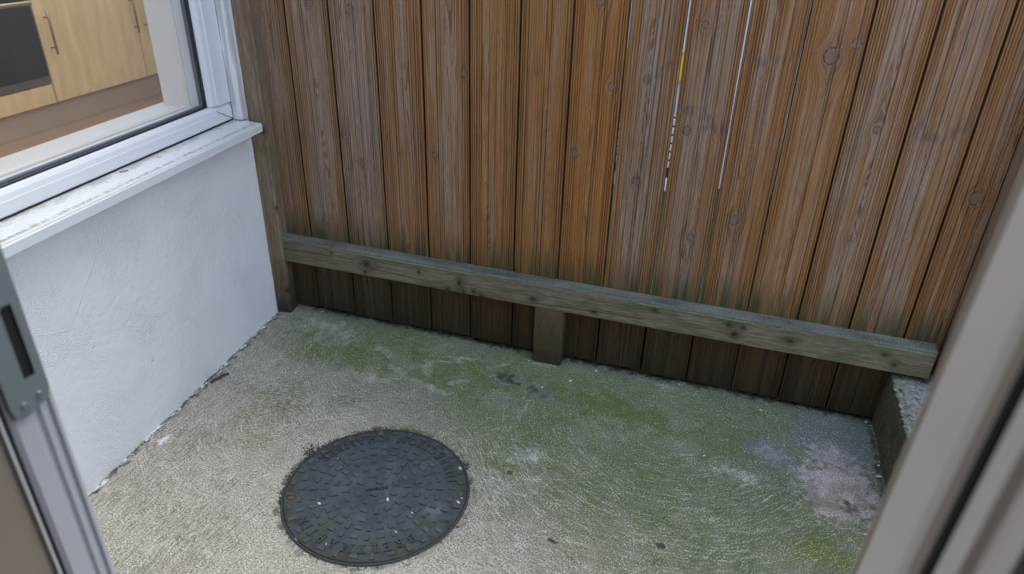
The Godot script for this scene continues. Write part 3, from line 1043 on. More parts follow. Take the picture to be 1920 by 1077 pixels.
# ==================================================================== kitchen wing: local axes x outwards, y up, z along the wall away from the fence
func kitchen_wing() -> void:
	var paint := mat(lin(0.82, 0.825, 0.835), 0.62)
	var render_paint := tex_mat(null, 0.8, done["wall"], 0.75)
	render_paint.albedo_color = lin(0.82, 0.825, 0.835)
	render_paint.metallic_specular = 0.4
	var h := thing("kitchen_wing", "white painted rendered kitchen wing with window beside the fence", "house", Vector3(-0.1257, 0, -0.024), "", TH)
	var n := noise(701, 7.0, 3)
	var n2 := noise(702, 40.0, 2)
	# the face under the window, uneven as a trowelled wall
	var face := grid(210, 96, func(u: float, v: float) -> Vector3:
		var z := -0.06 + 1.66 * u
		var y := -0.02 + 0.70 * v
		return Vector3(n.get_noise_2d(z, y) * 0.0012 + n2.get_noise_2d(z, y) * 0.0008, y, z), null, true)
	part("wall", face, render_paint, h)
	part("wall", box(Vector3(-0.15, -0.05, -2.7), Vector3(-0.012, 0.69, 1.62), 0.002), paint, h)
	# reveal and strip between window and fence
	var strip := grid(16, 120, func(u: float, v: float) -> Vector3:
		var y := 0.688 + 1.06 * v
		var d := u * 0.18
		var b := n2.get_noise_2d(d * 2.0, y) * 0.0007 + n.get_noise_2d(d, y) * 0.002
		if d < 0.05:
			return Vector3(-0.05 + d + b * 0.3, y, 0.122 + b)
		return Vector3(0.0 + b - 0.0015 * exp(-(d - 0.05) / 0.006), y, 0.122 - (d - 0.05)))
	part("wall", strip, render_paint, h)
	part("wall", box(Vector3(-0.15, 0.69, -2.7), Vector3(-0.006, 1.75, 0.116), 0.002), paint, h)
	part("wall", box(Vector3(-0.15, 1.75, -2.7), Vector3(0.0, 2.6, 1.62), 0.002), paint, h)
	part("wall", box(Vector3(-0.15, 0.69, 1.30), Vector3(0.0, 1.75, 1.62), 0.002), paint, h)
	part("wall", box(Vector3(-2.6, -0.05, -2.85), Vector3(0.0, 2.6, -2.70), 0.002), paint, h)
	part("wall", box(Vector3(-2.6, -0.05, 1.62), Vector3(-0.15, 2.6, 1.77), 0.002), paint, h)
	part("wall", box(Vector3(-2.55, -0.05, -2.7), Vector3(-2.4, 2.6, 1.62), 0.002), paint, h)
	# flat roof; the wide rooflight is added, unseen, to brighten the kitchen
	var slab := mat(lin(0.12, 0.12, 0.12), 0.9)
	part("roof", box(Vector3(-2.65, 2.602, 0.9), Vector3(0.12, 2.75, 1.8), 0.01), slab, h)
	part("roof", box(Vector3(-2.65, 2.602, -2.9), Vector3(0.12, 2.75, -2.5), 0.01), slab, h)
	part("roof", box(Vector3(-0.25, 2.602, -2.5), Vector3(0.12, 2.75, 0.9), 0.01), slab, h)
	part("roof", box(Vector3(-2.65, 2.602, -2.5), Vector3(-2.3, 2.75, 0.9), 0.01), slab, h)
	var glass := mat(Color(1, 1, 1, 0.04), 0.02)
	glass.transparency = BaseMaterial3D.TRANSPARENCY_ALPHA
	part("added_rooflight_pane", box(Vector3(-2.3, 2.70, -2.5), Vector3(-0.25, 2.712, 0.9), 0.001), glass, h)
	# ---- window
	var upvc := mat(lin(0.74, 0.76, 0.79), 0.28)
	var win := Node3D.new()
	win.name = "window"
	h.add_child(win, true)
	# lower frame member: outer profile in (x, y), swept along z
	var low := PackedVector2Array([Vector2(-0.10, 0.703), Vector2(-0.032, 0.703), Vector2(-0.030, 0.705), Vector2(-0.030, 0.7325), Vector2(-0.0315, 0.7345), Vector2(-0.0325, 0.7345), Vector2(-0.0325, 0.7365), Vector2(-0.0345, 0.7455), Vector2(-0.0405, 0.7535), Vector2(-0.046, 0.7555), Vector2(-0.10, 0.7555)])
	part("frame", prism(low, 1.178, Transform3D(Basis(), Vector3(0, 0, 0.122)), false), upvc, win)
	# upright nearest the fence: profile in (x, z)
	var side := PackedVector2Array()
	for q in [[-0.10, 0.1225], [-0.029, 0.1225], [-0.029, 0.186], [-0.0325, 0.188], [-0.0325, 0.190], [-0.0345, 0.203], [-0.0405, 0.2125], [-0.046, 0.215], [-0.10, 0.215]]:
		side.append(Vector2(q[0], -q[1]))
	var up := Transform3D(Basis(Vector3(1, 0, 0), Vector3(0, 0, -1), Vector3(0, 1, 0)), Vector3(0, 0.7565, 0))
	part("frame", prism(side, 0.99, up, false), upvc, win)
	var foot := PackedVector2Array()
	for q in [[-0.0288, 0.1225], [-0.0275, 0.124], [-0.0275, 0.180], [-0.0288, 0.182]]:
		foot.append(Vector2(q[0], -q[1]))
	var far_side := PackedVector2Array([Vector2(-0.10, -1.2995), Vector2(-0.03, -1.2995), Vector2(-0.03, -1.24), Vector2(-0.046, -1.22), Vector2(-0.10, -1.22)])
	part("frame", prism(far_side, 0.99, up, false), upvc, win)
	part("frame", box(Vector3(-0.10, 1.69, 0.216), Vector3(-0.031, 1.7495, 1.219), 0.003), upvc, win)
	var rubber := mat(lin(0.018, 0.02, 0.024), 0.5)
	part("gasket", box(Vector3(-0.053, 0.7556, 0.2152), Vector3(-0.0462, 0.7605, 1.2198), 0.001), rubber, win)
	part("gasket", box(Vector3(-0.053, 0.7606, 0.2151), Vector3(-0.0462, 1.69, 0.2215), 0.001), rubber, win)
	var spacer := mat(lin(0.10, 0.11, 0.12), 0.5)
	part("spacer_bar", box(Vector3(-0.067, 0.7557, 0.2153), Vector3(-0.056, 0.7635, 1.2197), 0.0005), spacer, win)
	part("spacer_bar", box(Vector3(-0.067, 0.7636, 0.2152), Vector3(-0.056, 1.69, 0.2235), 0.0005), spacer, win)
	var pm := QuadMesh.new()
	pm.size = Vector2(1.004, 0.934)
	part("pane", pm, glass, win, Transform3D(Basis(Vector3(0, 0, -1), Vector3(0, 1, 0), Vector3(1, 0, 0)), Vector3(-0.0545, 1.2225, 0.7175)))
	# dark joint under the frame and in the mitre
	part("joint", box(Vector3(-0.095, 0.6985, 0.124), Vector3(-0.034, 0.7028, 1.299), 0.0005), mat(lin(0.03, 0.03, 0.03), 0.9), win)
	var jn := noise(77, 30.0, 2)
	var jp := PackedVector3Array()
	for k in 60:
		var z := 0.124 + k * 0.0199
		jp.append(Vector3(-0.0292 + jn.get_noise_1d(z) * 0.001, 0.7022 + jn.get_noise_1d(z + 5.0) * 0.0012, z))
	part("joint", tube(jp, 0.0022, 6), mat(lin(0.02, 0.02, 0.02), 0.95), win)
	jp.clear()
	for k in 40:
		var y := 0.7 + k * 0.026
		jp.append(Vector3(-0.0292 + jn.get_noise_1d(y + 9.0) * 0.0006, y, 0.1222 + jn.get_noise_1d(y) * 0.0005))
	part("joint", tube(jp, 0.0012, 6), mat(lin(0.10, 0.11, 0.12), 0.95), win)
	var mitre := tube(PackedVector3Array([Vector3(-0.0292, 0.7045, 0.124), Vector3(-0.0292, 0.7335, 0.182), Vector3(-0.0322, 0.739, 0.190), Vector3(-0.046, 0.7562, 0.214)]), 0.0009, 5)
	part("joint", mitre, mat(lin(0.10, 0.11, 0.11), 0.8), win)
	# sill: slopes to the front, nosed edge
	var sillm := tex_mat(done["sill"], 0.38)
	sillm.uv1_scale = Vector3(1.0 / 1.6, 10.0, 1.0)
	var sill_pts := PackedVector2Array([Vector2(-0.04, 0.66), Vector2(0.058, 0.6675), Vector2(0.0605, 0.669), Vector2(0.0605, 0.6905), Vector2(0.058, 0.6930), Vector2(-0.04, 0.6995)])
	# top is the edge between the last nosing point and the back: build body and top sheet apart so that the top carries the stain
	part("sill", prism(sill_pts, 1.19, Transform3D(Basis(), Vector3(0, 0, 0.1147)), false), upvc, win)
	var top := grid(40, 6, func(u: float, v: float) -> Vector3:
		return Vector3(lerpf(0.0575, -0.033, v), lerpf(0.6935, 0.6998, v) + 0.0006, 0.1155 + 1.188 * u))
	var top_m := tex_mat(done["sill"], 0.42)
	part("sill_top", top, top_m, win)
	# inside
	part("window_board", box(Vector3(-0.19, 0.735, 0.20), Vector3(-0.101, 0.7645, 1.3), 0.004), mat(lin(0.74, 0.69, 0.60), 0.35), win)
	var rv := st()
	var rmid := Vector3(-0.12, 1.2, 0.0)
	quad_out(rv, Vector3(-0.10, 0.75, 0.222), Vector3(-0.10, 1.72, 0.222), Vector3(-0.152, 1.72, 0.262), Vector3(-0.152, 0.75, 0.262), rmid)
	quad_out(rv, Vector3(-0.152, 0.75, 0.262), Vector3(-0.152, 1.72, 0.262), Vector3(-0.152, 1.72, 0.10), Vector3(-0.152, 0.75, 0.10), Vector3(0, 1.2, 0.2))
	quad_out(rv, Vector3(-0.10, 0.75, 0.222), Vector3(-0.10, 1.72, 0.222), Vector3(-0.10, 1.72, 0.12), Vector3(-0.10, 0.75, 0.12), Vector3(-0.12, 1.2, 0.2))
	part("plaster_reveal", finish(rv), mat(lin(0.74, 0.69, 0.60), 0.6), win)

# ==================================================================== back of the house with the doorway the camera looks out of
func back_wall() -> void:
	var paint := mat(lin(0.72, 0.73, 0.74), 0.7)
	var h := thing("house_back_wall", "back wall of the house round the doorway", "house")
	part("wall", box(Vector3(0.03, -0.05, 1.43), Vector3(0.655, 2.75, 1.63), 0.003), paint, h)
	part("wall", box(Vector3(1.53, -0.05, 1.43), Vector3(3.4, 2.75, 1.63), 0.003), paint, h)
	part("wall", box(Vector3(0.655, 2.3, 1.43), Vector3(1.53, 2.75, 1.63), 0.003), paint, h)
	part("threshold", box(Vector3(0.655, -0.05, 1.43), Vector3(1.53, 0.24, 1.63), 0.003), paint, h)
	# the room behind the camera, closed
	var room := mat(lin(0.62, 0.58, 0.52), 0.8)
	part("room_wall", box(Vector3(0.2, 0.1, 1.63), Vector3(0.3, 2.6, 4.4), 0.003), room, h)
	part("room_wall", box(Vector3(2.6, 0.1, 1.63), Vector3(2.7, 2.6, 4.4), 0.003), room, h)
	part("room_wall", box(Vector3(0.3, 0.1, 4.3), Vector3(2.6, 2.6, 4.4), 0.003), room, h)
	part("room_floor", box(Vector3(0.3, 0.1, 1.63), Vector3(2.6, 0.24, 4.3), 0.003), mat(lin(0.22, 0.15, 0.09), 0.5), h)
	part("room_ceiling", box(Vector3(0.2, 2.6, 1.63), Vector3(2.7, 2.7, 4.4), 0.003), room, h)
	# door frame: profiles in plan, swept upwards
	var up := Transform3D(Basis(Vector3(1, 0, 0), Vector3(0, 0, -1), Vector3(0, 1, 0)), Vector3(0, 0.24, 0))
	var plan := func(q: Array) -> PackedVector2Array:
		var o := PackedVector2Array()
		for k in q:
			o.append(Vector2(k[0], -k[1]))
		return o
	var upvc := mat(lin(0.86, 0.77, 0.66), 0.25)
	var f := thing("door_frame", "white plastic door frame framing the view at both sides", "door frame")
	var R := part("jamb", prism(plan.call([[1.53, 1.4318], [1.482, 1.4318], [1.4775, 1.4339], [1.476, 1.4380], [1.4775, 1.4430], [1.4795, 1.4455], [1.476, 1.4480], [1.476, 1.5036], [1.479, 1.5094], [1.487, 1.5144], [1.488, 1.5268], [1.481, 1.5297], [1.479, 1.5318], [1.486, 1.5322], [1.53, 1.5322]]), 2.06, up), upvc, f)
	R.set_meta("label", "blurred right jamb close to the camera")
	# a little out of plumb
	R.transform = Transform3D(Basis(Vector3.BACK, -0.0335), Vector3(-0.0335 * 0.84, 1.476 * 0.0335, 0))
	var tan_reflection := mat(lin(0.34, 0.26, 0.17), 0.3)  # reflections in the glossy frame, painted as tan stripes
	part("trim", prism(plan.call([[1.4755, 1.4409], [1.4772, 1.4448], [1.4795, 1.4448], [1.4795, 1.4409]]), 2.06, up), tan_reflection, R)
	part("trim", prism(plan.call([[1.4772, 1.5052], [1.4868, 1.5144], [1.4868, 1.5260], [1.489, 1.5260], [1.489, 1.5052]]), 2.06, up), tan_reflection, R)
	var rubber := mat(lin(0.008, 0.008, 0.01), 0.6)
	part("gasket", box(Vector3(1.4740, 0.24, 1.5325), Vector3(1.53, 2.3, 1.5406), 0.001), rubber, R)
	part("sash", prism(plan.call([[1.53, 1.5409], [1.4785, 1.5409], [1.476, 1.5434], [1.476, 1.5625], [1.473, 1.5654], [1.473, 1.5691], [1.478, 1.5725], [1.478, 1.5957], [1.53, 1.5957]]), 2.06, up), upvc, R)
	var white := mat(lin(0.56, 0.56, 0.57), 0.3)
	var L := part("jamb", prism(plan.call([[0.6555, 1.4805], [0.7435, 1.4805], [0.745, 1.4825], [0.745, 1.4855], [0.7415, 1.487], [0.7415, 1.4895], [0.744, 1.4915], [0.744, 1.4965], [0.7405, 1.499], [0.7405, 1.503], [0.745, 1.506], [0.745, 1.523], [0.742, 1.5275], [0.6555, 1.5275]]), 2.06, up), white, f)
	L.set_meta("label", "left jamb with a steel keep plate")
	part("gasket", box(Vector3(0.6555, 0.24, 1.5278), Vector3(0.7425, 2.3, 1.5325), 0.001), rubber, L)
	part("sash", prism(plan.call([[0.6555, 1.5328], [0.744, 1.5328], [0.745, 1.534], [0.745, 1.5365], [0.741, 1.5375], [0.6555, 1.5375]]), 2.06, up), white, L)
	part("lining", prism(plan.call([[0.6555, 1.538], [0.741, 1.538], [0.741, 1.628], [0.6555, 1.628]]), 2.06, up), mat(lin(0.31, 0.25, 0.19), 0.5), L)
	# steel keep: a plate with a long slot, two screws
	var steel := mat(lin(0.27, 0.31, 0.31), 0.42, 0.5)
	var keep_pts := PackedVector2Array([Vector2(1.4840, 0.8640), Vector2(1.4868, 0.8525), Vector2(1.512, 0.8455), Vector2(1.517, 0.8455), Vector2(1.5225, 0.8485), Vector2(1.525, 0.862), Vector2(1.525, 1.12), Vector2(1.4840, 1.12),
		Vector2(1.4840, 0.91201), Vector2(1.4925, 0.91201), Vector2(1.4925, 0.955), Vector2(1.494, 0.958), Vector2(1.502, 0.958), Vector2(1.504, 0.955), Vector2(1.504, 0.884), Vector2(1.502, 0.8815), Vector2(1.494, 0.8815), Vector2(1.4925, 0.884), Vector2(1.4925, 0.9120), Vector2(1.4840, 0.9120)])
	var kp := part("keep_plate", prism(keep_pts, 0.0030, Transform3D(Basis(Vector3(0, 0, 1), Vector3(0, 1, 0), Vector3(-1, 0, 0)), Vector3(0.7485, 0, 0))), steel, L)
	kp.set_meta("label", "galvanised steel keep plate with a long slot")
	var cy := CylinderMesh.new()
	cy.top_radius = 0.0032
	cy.bottom_radius = 0.0036
	cy.height = 0.002
	cy.radial_segments = 14
	var bright := mat(lin(0.7, 0.72, 0.72), 0.2, 0.9)
	for q in [[0.8578, 1.5120], [0.8600, 1.4955], [0.99, 1.5120]]:
		part("screw", cy, bright, L, Transform3D(Basis(Vector3(0, 1, 0), Vector3(1, 0, 0), Vector3(0, 0, -1)), Vector3(0.7495, q[0], q[1])))
	var slot := mat(lin(0.01, 0.01, 0.01), 0.8)
	part("slot_lining", box(Vector3(0.7452, 0.8816, 1.4925), Vector3(0.7462, 0.9575, 1.5035), 0.0003), slot, L)

# ==================================================================== what stands in the kitchen, seen through the window
func kitchen() -> void:
	var at := Vector3(-0.1257, 0, -0.024)
	var turn := Transform3D(Basis(Vector3.UP, TH), at)
	structure("kitchen_floor", box(Vector3(-2.4, 0.05, -2.7), Vector3(-0.15, 0.245, 1.62), 0.002), mat(lin(0.30, 0.19, 0.11), 0.55), turn)
	var cream := tex_mat(done["door"], 0.4)
	var carcass := mat(lin(0.62, 0.5, 0.32), 0.6)
	var plinth_m := mat(lin(0.46, 0.35, 0.23), 0.55)
	var steel := mat(lin(0.42, 0.31, 0.18), 0.3, 0.9)
	var units := [["oven_unit", "cream kitchen unit round the black oven, plain panel below it", -1.018, -0.40, "kitchen unit"], ["base_unit", "cream base unit with wide door and long bar handle, beside the oven", -1.722, -1.024, "kitchen unit"], ["base_unit", "cream base unit partly behind the window reveal, handle at its near edge", -2.42, -1.728, "kitchen unit"]]
	for k in 3:
		var u: Array = units[k]
		var t := thing(u[0], u[1], u[4], at, "cream kitchen units facing the window", TH)
		var s0: float = u[2]
		var s1: float = u[3]
		part("carcass", box(Vector3(-2.38, 0.365, s0), Vector3(-1.822, 1.12, s1), 0.002), carcass, t)
		part("worktop", box(Vector3(-2.39, 1.121, s0), Vector3(-1.79, 1.16, s1), 0.003), mat(lin(0.12, 0.10, 0.09), 0.35), t)
		part("plinth", box(Vector3(-2.36, 0.246, s0), Vector3(-1.80 - 0.012, 0.363, s1 + 0.006), 0.0), plinth_m, t)
		if k == 0:
			part("panel", box(Vector3(-1.820, 0.368, s0 + 0.001), Vector3(-1.80, 0.462, s1), 0.002), cream, t)
		else:
			part("door", box(Vector3(-1.820, 0.368, s0 + 0.001), Vector3(-1.80, 1.11, s1), 0.002), cream, t)
			var hz: Array = [[-1.076], [-1.792]][k - 1] if k == 2 else [-1.076, -1.7]
			for z in ([-1.076, -1.676] if k == 1 else [-1.788]):
				var y0 := 0.600 if z > -1.1 else 0.624
				var x := -1.772
				if z < -1.6 and k == 1:
					z = -1.717 + 0.02
				var hb := part("handle", tube(PackedVector3Array([Vector3(x, y0, z), Vector3(x, y0 + 0.208, z)]), 0.006, 12), steel, t)
				for yy in [y0 + 0.032, y0 + 0.176]:
					part("post", tube(PackedVector3Array([Vector3(-1.80, yy, z), Vector3(x, yy, z)]), 0.004, 8), steel, hb)
	var o := thing("oven", "built-in oven with black glass door in the kitchen", "oven", at, "", TH)
	part("casing", box(Vector3(-2.3, 0.468, -1.012), Vector3(-1.8205, 1.08, -0.42), 0.002), mat(lin(0.05, 0.05, 0.05), 0.6), o)
	part("door_glass", box(Vector3(-1.820, 0.505, -1.012), Vector3(-1.795, 0.838, -0.42), 0.003), mat(lin(0.012, 0.012, 0.012), 0.12), o)
	part("trim", box(Vector3(-1.820, 0.467, -1.012), Vector3(-1.797, 0.503, -0.42), 0.002), mat(lin(0.17, 0.13, 0.09), 0.4, 0.5), o)
	part("handle", box(Vector3(-1.775, 0.842, -0.99), Vector3(-1.757, 0.862, -0.44), 0.005), steel, o)
	part("control_panel", box(Vector3(-1.820, 0.868, -1.012), Vector3(-1.797, 1.08, -0.42), 0.002), mat(lin(0.03, 0.03, 0.03), 0.3), o)

# ==================================================================== fence
func board_mesh(i: int) -> ArrayMesh:
	var x0: float = JOINTS[i] + GAPS[i] * 0.0005
	var x1: float = JOINTS[i + 1] - GAPS[i + 1] * 0.0005
	if i == 14:
		x1 = 1.960
	var gs: Array = grooves[i]
	var bw: float = JOINTS[i + 1] - JOINTS[i]
	var prof := PackedVector2Array()      # x, z along the front from left to right
	var add := func(x: float, z: float) -> void:
		if x > x0 + 0.002 and x < x1 - 0.002 and (prof.is_empty() or x > prof[prof.size() - 1].x + 0.0002):
			prof.append(Vector2(x, z))
	prof.append(Vector2(x0, -0.0025))
	prof.append(Vector2(x0 + 0.0022, 0.0))
	for g in gs:
		var gx: float = JOINTS[i] + g.x * bw
		var d: float = 0.0003 + 0.0012 * g.y
		add.call(gx - 0.0017, 0.0)
		add.call(gx - 0.0007, -d)
		add.call(gx + 0.0007, -d)
		add.call(gx + 0.0017, 0.0)
	prof.append(Vector2(x1 - 0.0022, 0.0))
	prof.append(Vector2(x1, -0.0025))
	var wob := noise(800 + i, 3.0, 4)
	var s := st()
	var rows := 44
	var y0 := 0.0155 + 0.0025 * sin(i * 1.9)
	var cup := 0.0012 * sin(i * 2.6)
	var P := func(p: Vector2, r: int) -> Vector3:
		var y := y0 + (1.8 - y0) * r / rows
		var sway := wob.get_noise_1d(y) * 0.0013 * clampf(absf((p.x - x0) / (x1 - x0) * 2.0 - 1.0), 0.2, 1.0)
		var t := (p.x - x0) / (x1 - x0) * 2.0 - 1.0
		return Vector3(p.x + sway, y, p.y + cup * (t * t - 0.5) - 0.0004)
	var uv := func(v: Vector3) -> Vector2:
		return Vector2(clampf((v.x - JOINTS[i]) / bw, 0.004, 0.996), 1.0 - v.y / 1.8)
	var back := -0.027
	for r in rows:
		for k in prof.size() - 1:
			var A: Vector3 = P.call(prof[k], r)
			var B: Vector3 = P.call(prof[k + 1], r)
			var C: Vector3 = P.call(prof[k + 1], r + 1)
			var D: Vector3 = P.call(prof[k], r + 1)
			for v in [A, C, B, A, D, C]:
				s.set_uv(uv.call(v))
				s.add_vertex(v)
		for e in [0, prof.size() - 1]:
			var A: Vector3 = P.call(prof[e], r)
			var D: Vector3 = P.call(prof[e], r + 1)
			var B := Vector3(A.x, A.y, back)
			var C := Vector3(D.x, D.y, back)
			for v in ([A, B, C, A, C, D] if e == 0 else [A, C, B, A, D, C]):
				s.set_uv(uv.call(v))
				s.add_vertex(v)
	var bl := Vector3(x0, y0, back)
	var br := Vector3(x1, y0, back)
	var tl := Vector3(x0, 1.8, back)
	var tr := Vector3(x1, 1.8, back)
	for v in [bl, br, tr, bl, tr, tl]:
		s.set_uv(uv.call(v))
		s.add_vertex(v)
	for r in [0, rows]:
		for k in prof.size() - 1:
			var A: Vector3 = P.call(prof[k], r)
			var B: Vector3 = P.call(prof[k + 1], r)
			var C := Vector3(B.x, B.y, back)
			var D := Vector3(A.x, A.y, back)
			for v in ([A, B, C, A, C, D] if r == 0 else [A, C, B, A, D, C]):
				s.set_uv(uv.call(v))
				s.add_vertex(v)
	return finish(s)

func fence() -> void:
	var f := thing("fence", "timber fence of upright reeded boards, orange brown stain worn grey", "fence")
	for i in 15:
		var m := tex_mat(done["board%d" % i], 0.72)
		m.metallic_specular = 0.3
		part("board", board_mesh(i), m, f)
	part("added_light_stop", box(Vector3(-0.1, 0.0, -0.06), Vector3(2.0, 0.21, -0.0305), 0.002), mat(lin(0.03, 0.028, 0.02), 0.9), f)  # unseen board, added to stop light coming through the low gaps
	# rail: profile in (z, y) as polygon (x, y), swept along world x
	var rm := tex_mat(done["rail"], 0.85)
	rm.uv1_scale = Vector3(1.0 / 2.02, 1.0 / 0.2575, 1)
	rm.metallic_specular = 0.3
	# polygon axes: x' -> world z, y' -> world y, sweep -> world -x (right handed); start at the right end
	var pts := PackedVector2Array([Vector2(0.001, 0.203), Vector2(0.044, 0.203), Vector2(0.0455, 0.2045), Vector2(0.0455, 0.2835), Vector2(0.0435, 0.2880), Vector2(0.039, 0.2895), Vector2(0.001, 0.2895)])
	var rail := prism(pts, 2.02, Transform3D(Basis(Vector3(0, 0, 1), Vector3(0, 1, 0), Vector3(-1, 0, 0)), Vector3(1.941, 0, 0)), false, 24)
	rm.uv1_scale = Vector3(-1.0 / 2.02, 1.0 / 0.2575, 1)
	rm.uv1_offset = Vector3(1, 0, 0)
	var rl := part("rail", rail, rm, f)
	rl.set_meta("label", "weathered green-grey rail nailed across the boards")
	var up := Transform3D(Basis(Vector3(1, 0, 0), Vector3(0, 0, -1), Vector3(0, 1, 0)), Vector3.ZERO)
	var pm := func(k: int, hh: float) -> StandardMaterial3D:
		var m := tex_mat(done["post%d" % k], 0.8)
		m.uv1_scale = Vector3(1.0 / hh, 1.0 / 0.26, 1)
		m.metallic_specular = 0.3
		return m
	var rounded := func(x0: float, x1: float, z0: float, z1: float, c: float) -> PackedVector2Array:
		return PackedVector2Array([Vector2(x0 + c, -z1), Vector2(x1 - c, -z1), Vector2(x1 - c * 0.3, -z1 + c * 0.3), Vector2(x1, -z1 + c), Vector2(x1, -z0), Vector2(x0, -z0), Vector2(x0, -z1 + c), Vector2(x0 + c * 0.3, -z1 + c * 0.3)])
	# left post, turned with the white wall
	var turned := Transform3D(Basis(Vector3.UP, 0.20), Vector3(-0.066, 0.0, 0.053)) * up
	var lp := part("post", prism(rounded.call(-0.062, 0.0, -0.055, 0.0, 0.006), 1.8, turned, false, 6), pm.call(0, 1.8), f)
	lp.set_meta("label", "left post against the white wall")
	var sp := part("post", prism(rounded.call(0.8335, 0.926, 0.001, 0.0435, 0.005), 0.2025, up, false, 3), pm.call(1, 0.21), f)
	sp.set_meta("label", "short stump post under the rail")
	var rp := part("post", prism(rounded.call(1.962, 2.06, -0.03, 0.075, 0.006), 1.62, Transform3D(Basis(), Vector3(0, 0.187, 0)) * up, false, 6), pm.call(2, 1.8), f)
	rp.set_meta("label", "right post standing on the step")

# ==================================================================== concrete step at the right
func step() -> void:
	var n := noise(901, 9.0, 3)
	var n2 := noise(902, 60.0, 3)
	var n3 := noise(903, 260.0, 2)
	var X := 1.857
	var top := 0.186
	# u goes up the side and then over the top
	var fn := func(u: float, v: float) -> Vector3:
		var z := -0.03 + 1.44 * v
		var d := u * 0.60
		var b := n.get_noise_2d(d, z) * 0.004 + n2.get_noise_2d(d, z) * 0.0016 + n3.get_noise_2d(d, z) * 0.0003
		var chip := maxf(0.0, n2.get_noise_2d(3.0, z * 0.8)) * 0.016
		if d < top - 0.004:
			return Vector3(X + b + (chip if d > top - 0.024 else 0.0), d, z)
		var q := d - (top - 0.004)
		return Vector3(X + q + (chip * 0.8 if q < 0.012 else 0.0) + b * 0.4, top + b * 0.8 - (chip * 0.9 if q < 0.015 else 0.0) - 0.004 * exp(-q / 0.004), z)
	var colour := func(p: Vector3, u: float, v: float) -> Color:
		var d := u * 0.60
		var a := n.get_noise_2d(d * 2.0 + 5.0, p.z * 2.0)
		var f := n3.get_noise_2d(d + 3.0, p.z)
		var m := n2.get_noise_2d(d + 9.0, p.z)
		if d < top - 0.006:
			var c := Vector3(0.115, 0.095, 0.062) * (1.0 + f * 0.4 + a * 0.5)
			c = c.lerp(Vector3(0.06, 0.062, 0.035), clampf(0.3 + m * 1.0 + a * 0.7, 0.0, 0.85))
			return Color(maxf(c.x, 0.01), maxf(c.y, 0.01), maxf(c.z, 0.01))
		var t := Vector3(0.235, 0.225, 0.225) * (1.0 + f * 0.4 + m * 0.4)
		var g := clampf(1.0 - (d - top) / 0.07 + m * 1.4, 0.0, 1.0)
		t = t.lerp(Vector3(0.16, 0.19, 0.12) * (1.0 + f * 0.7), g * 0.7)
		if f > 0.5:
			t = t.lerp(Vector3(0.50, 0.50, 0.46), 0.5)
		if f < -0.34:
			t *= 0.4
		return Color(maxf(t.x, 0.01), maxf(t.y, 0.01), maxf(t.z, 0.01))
	var m := mat(Color.WHITE, 0.9)
	m.vertex_color_use_as_albedo = true
	m.metallic_specular = 0.3
	var s := thing("concrete_step", "rough mossy concrete step against the fence at the right", "step")
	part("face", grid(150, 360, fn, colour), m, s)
	part("core", box(Vector3(1.875, -0.03, -0.03), Vector3(3.4, 0.168, 1.42), 0.004), mat(lin(0.22, 0.21, 0.2), 0.9), s)

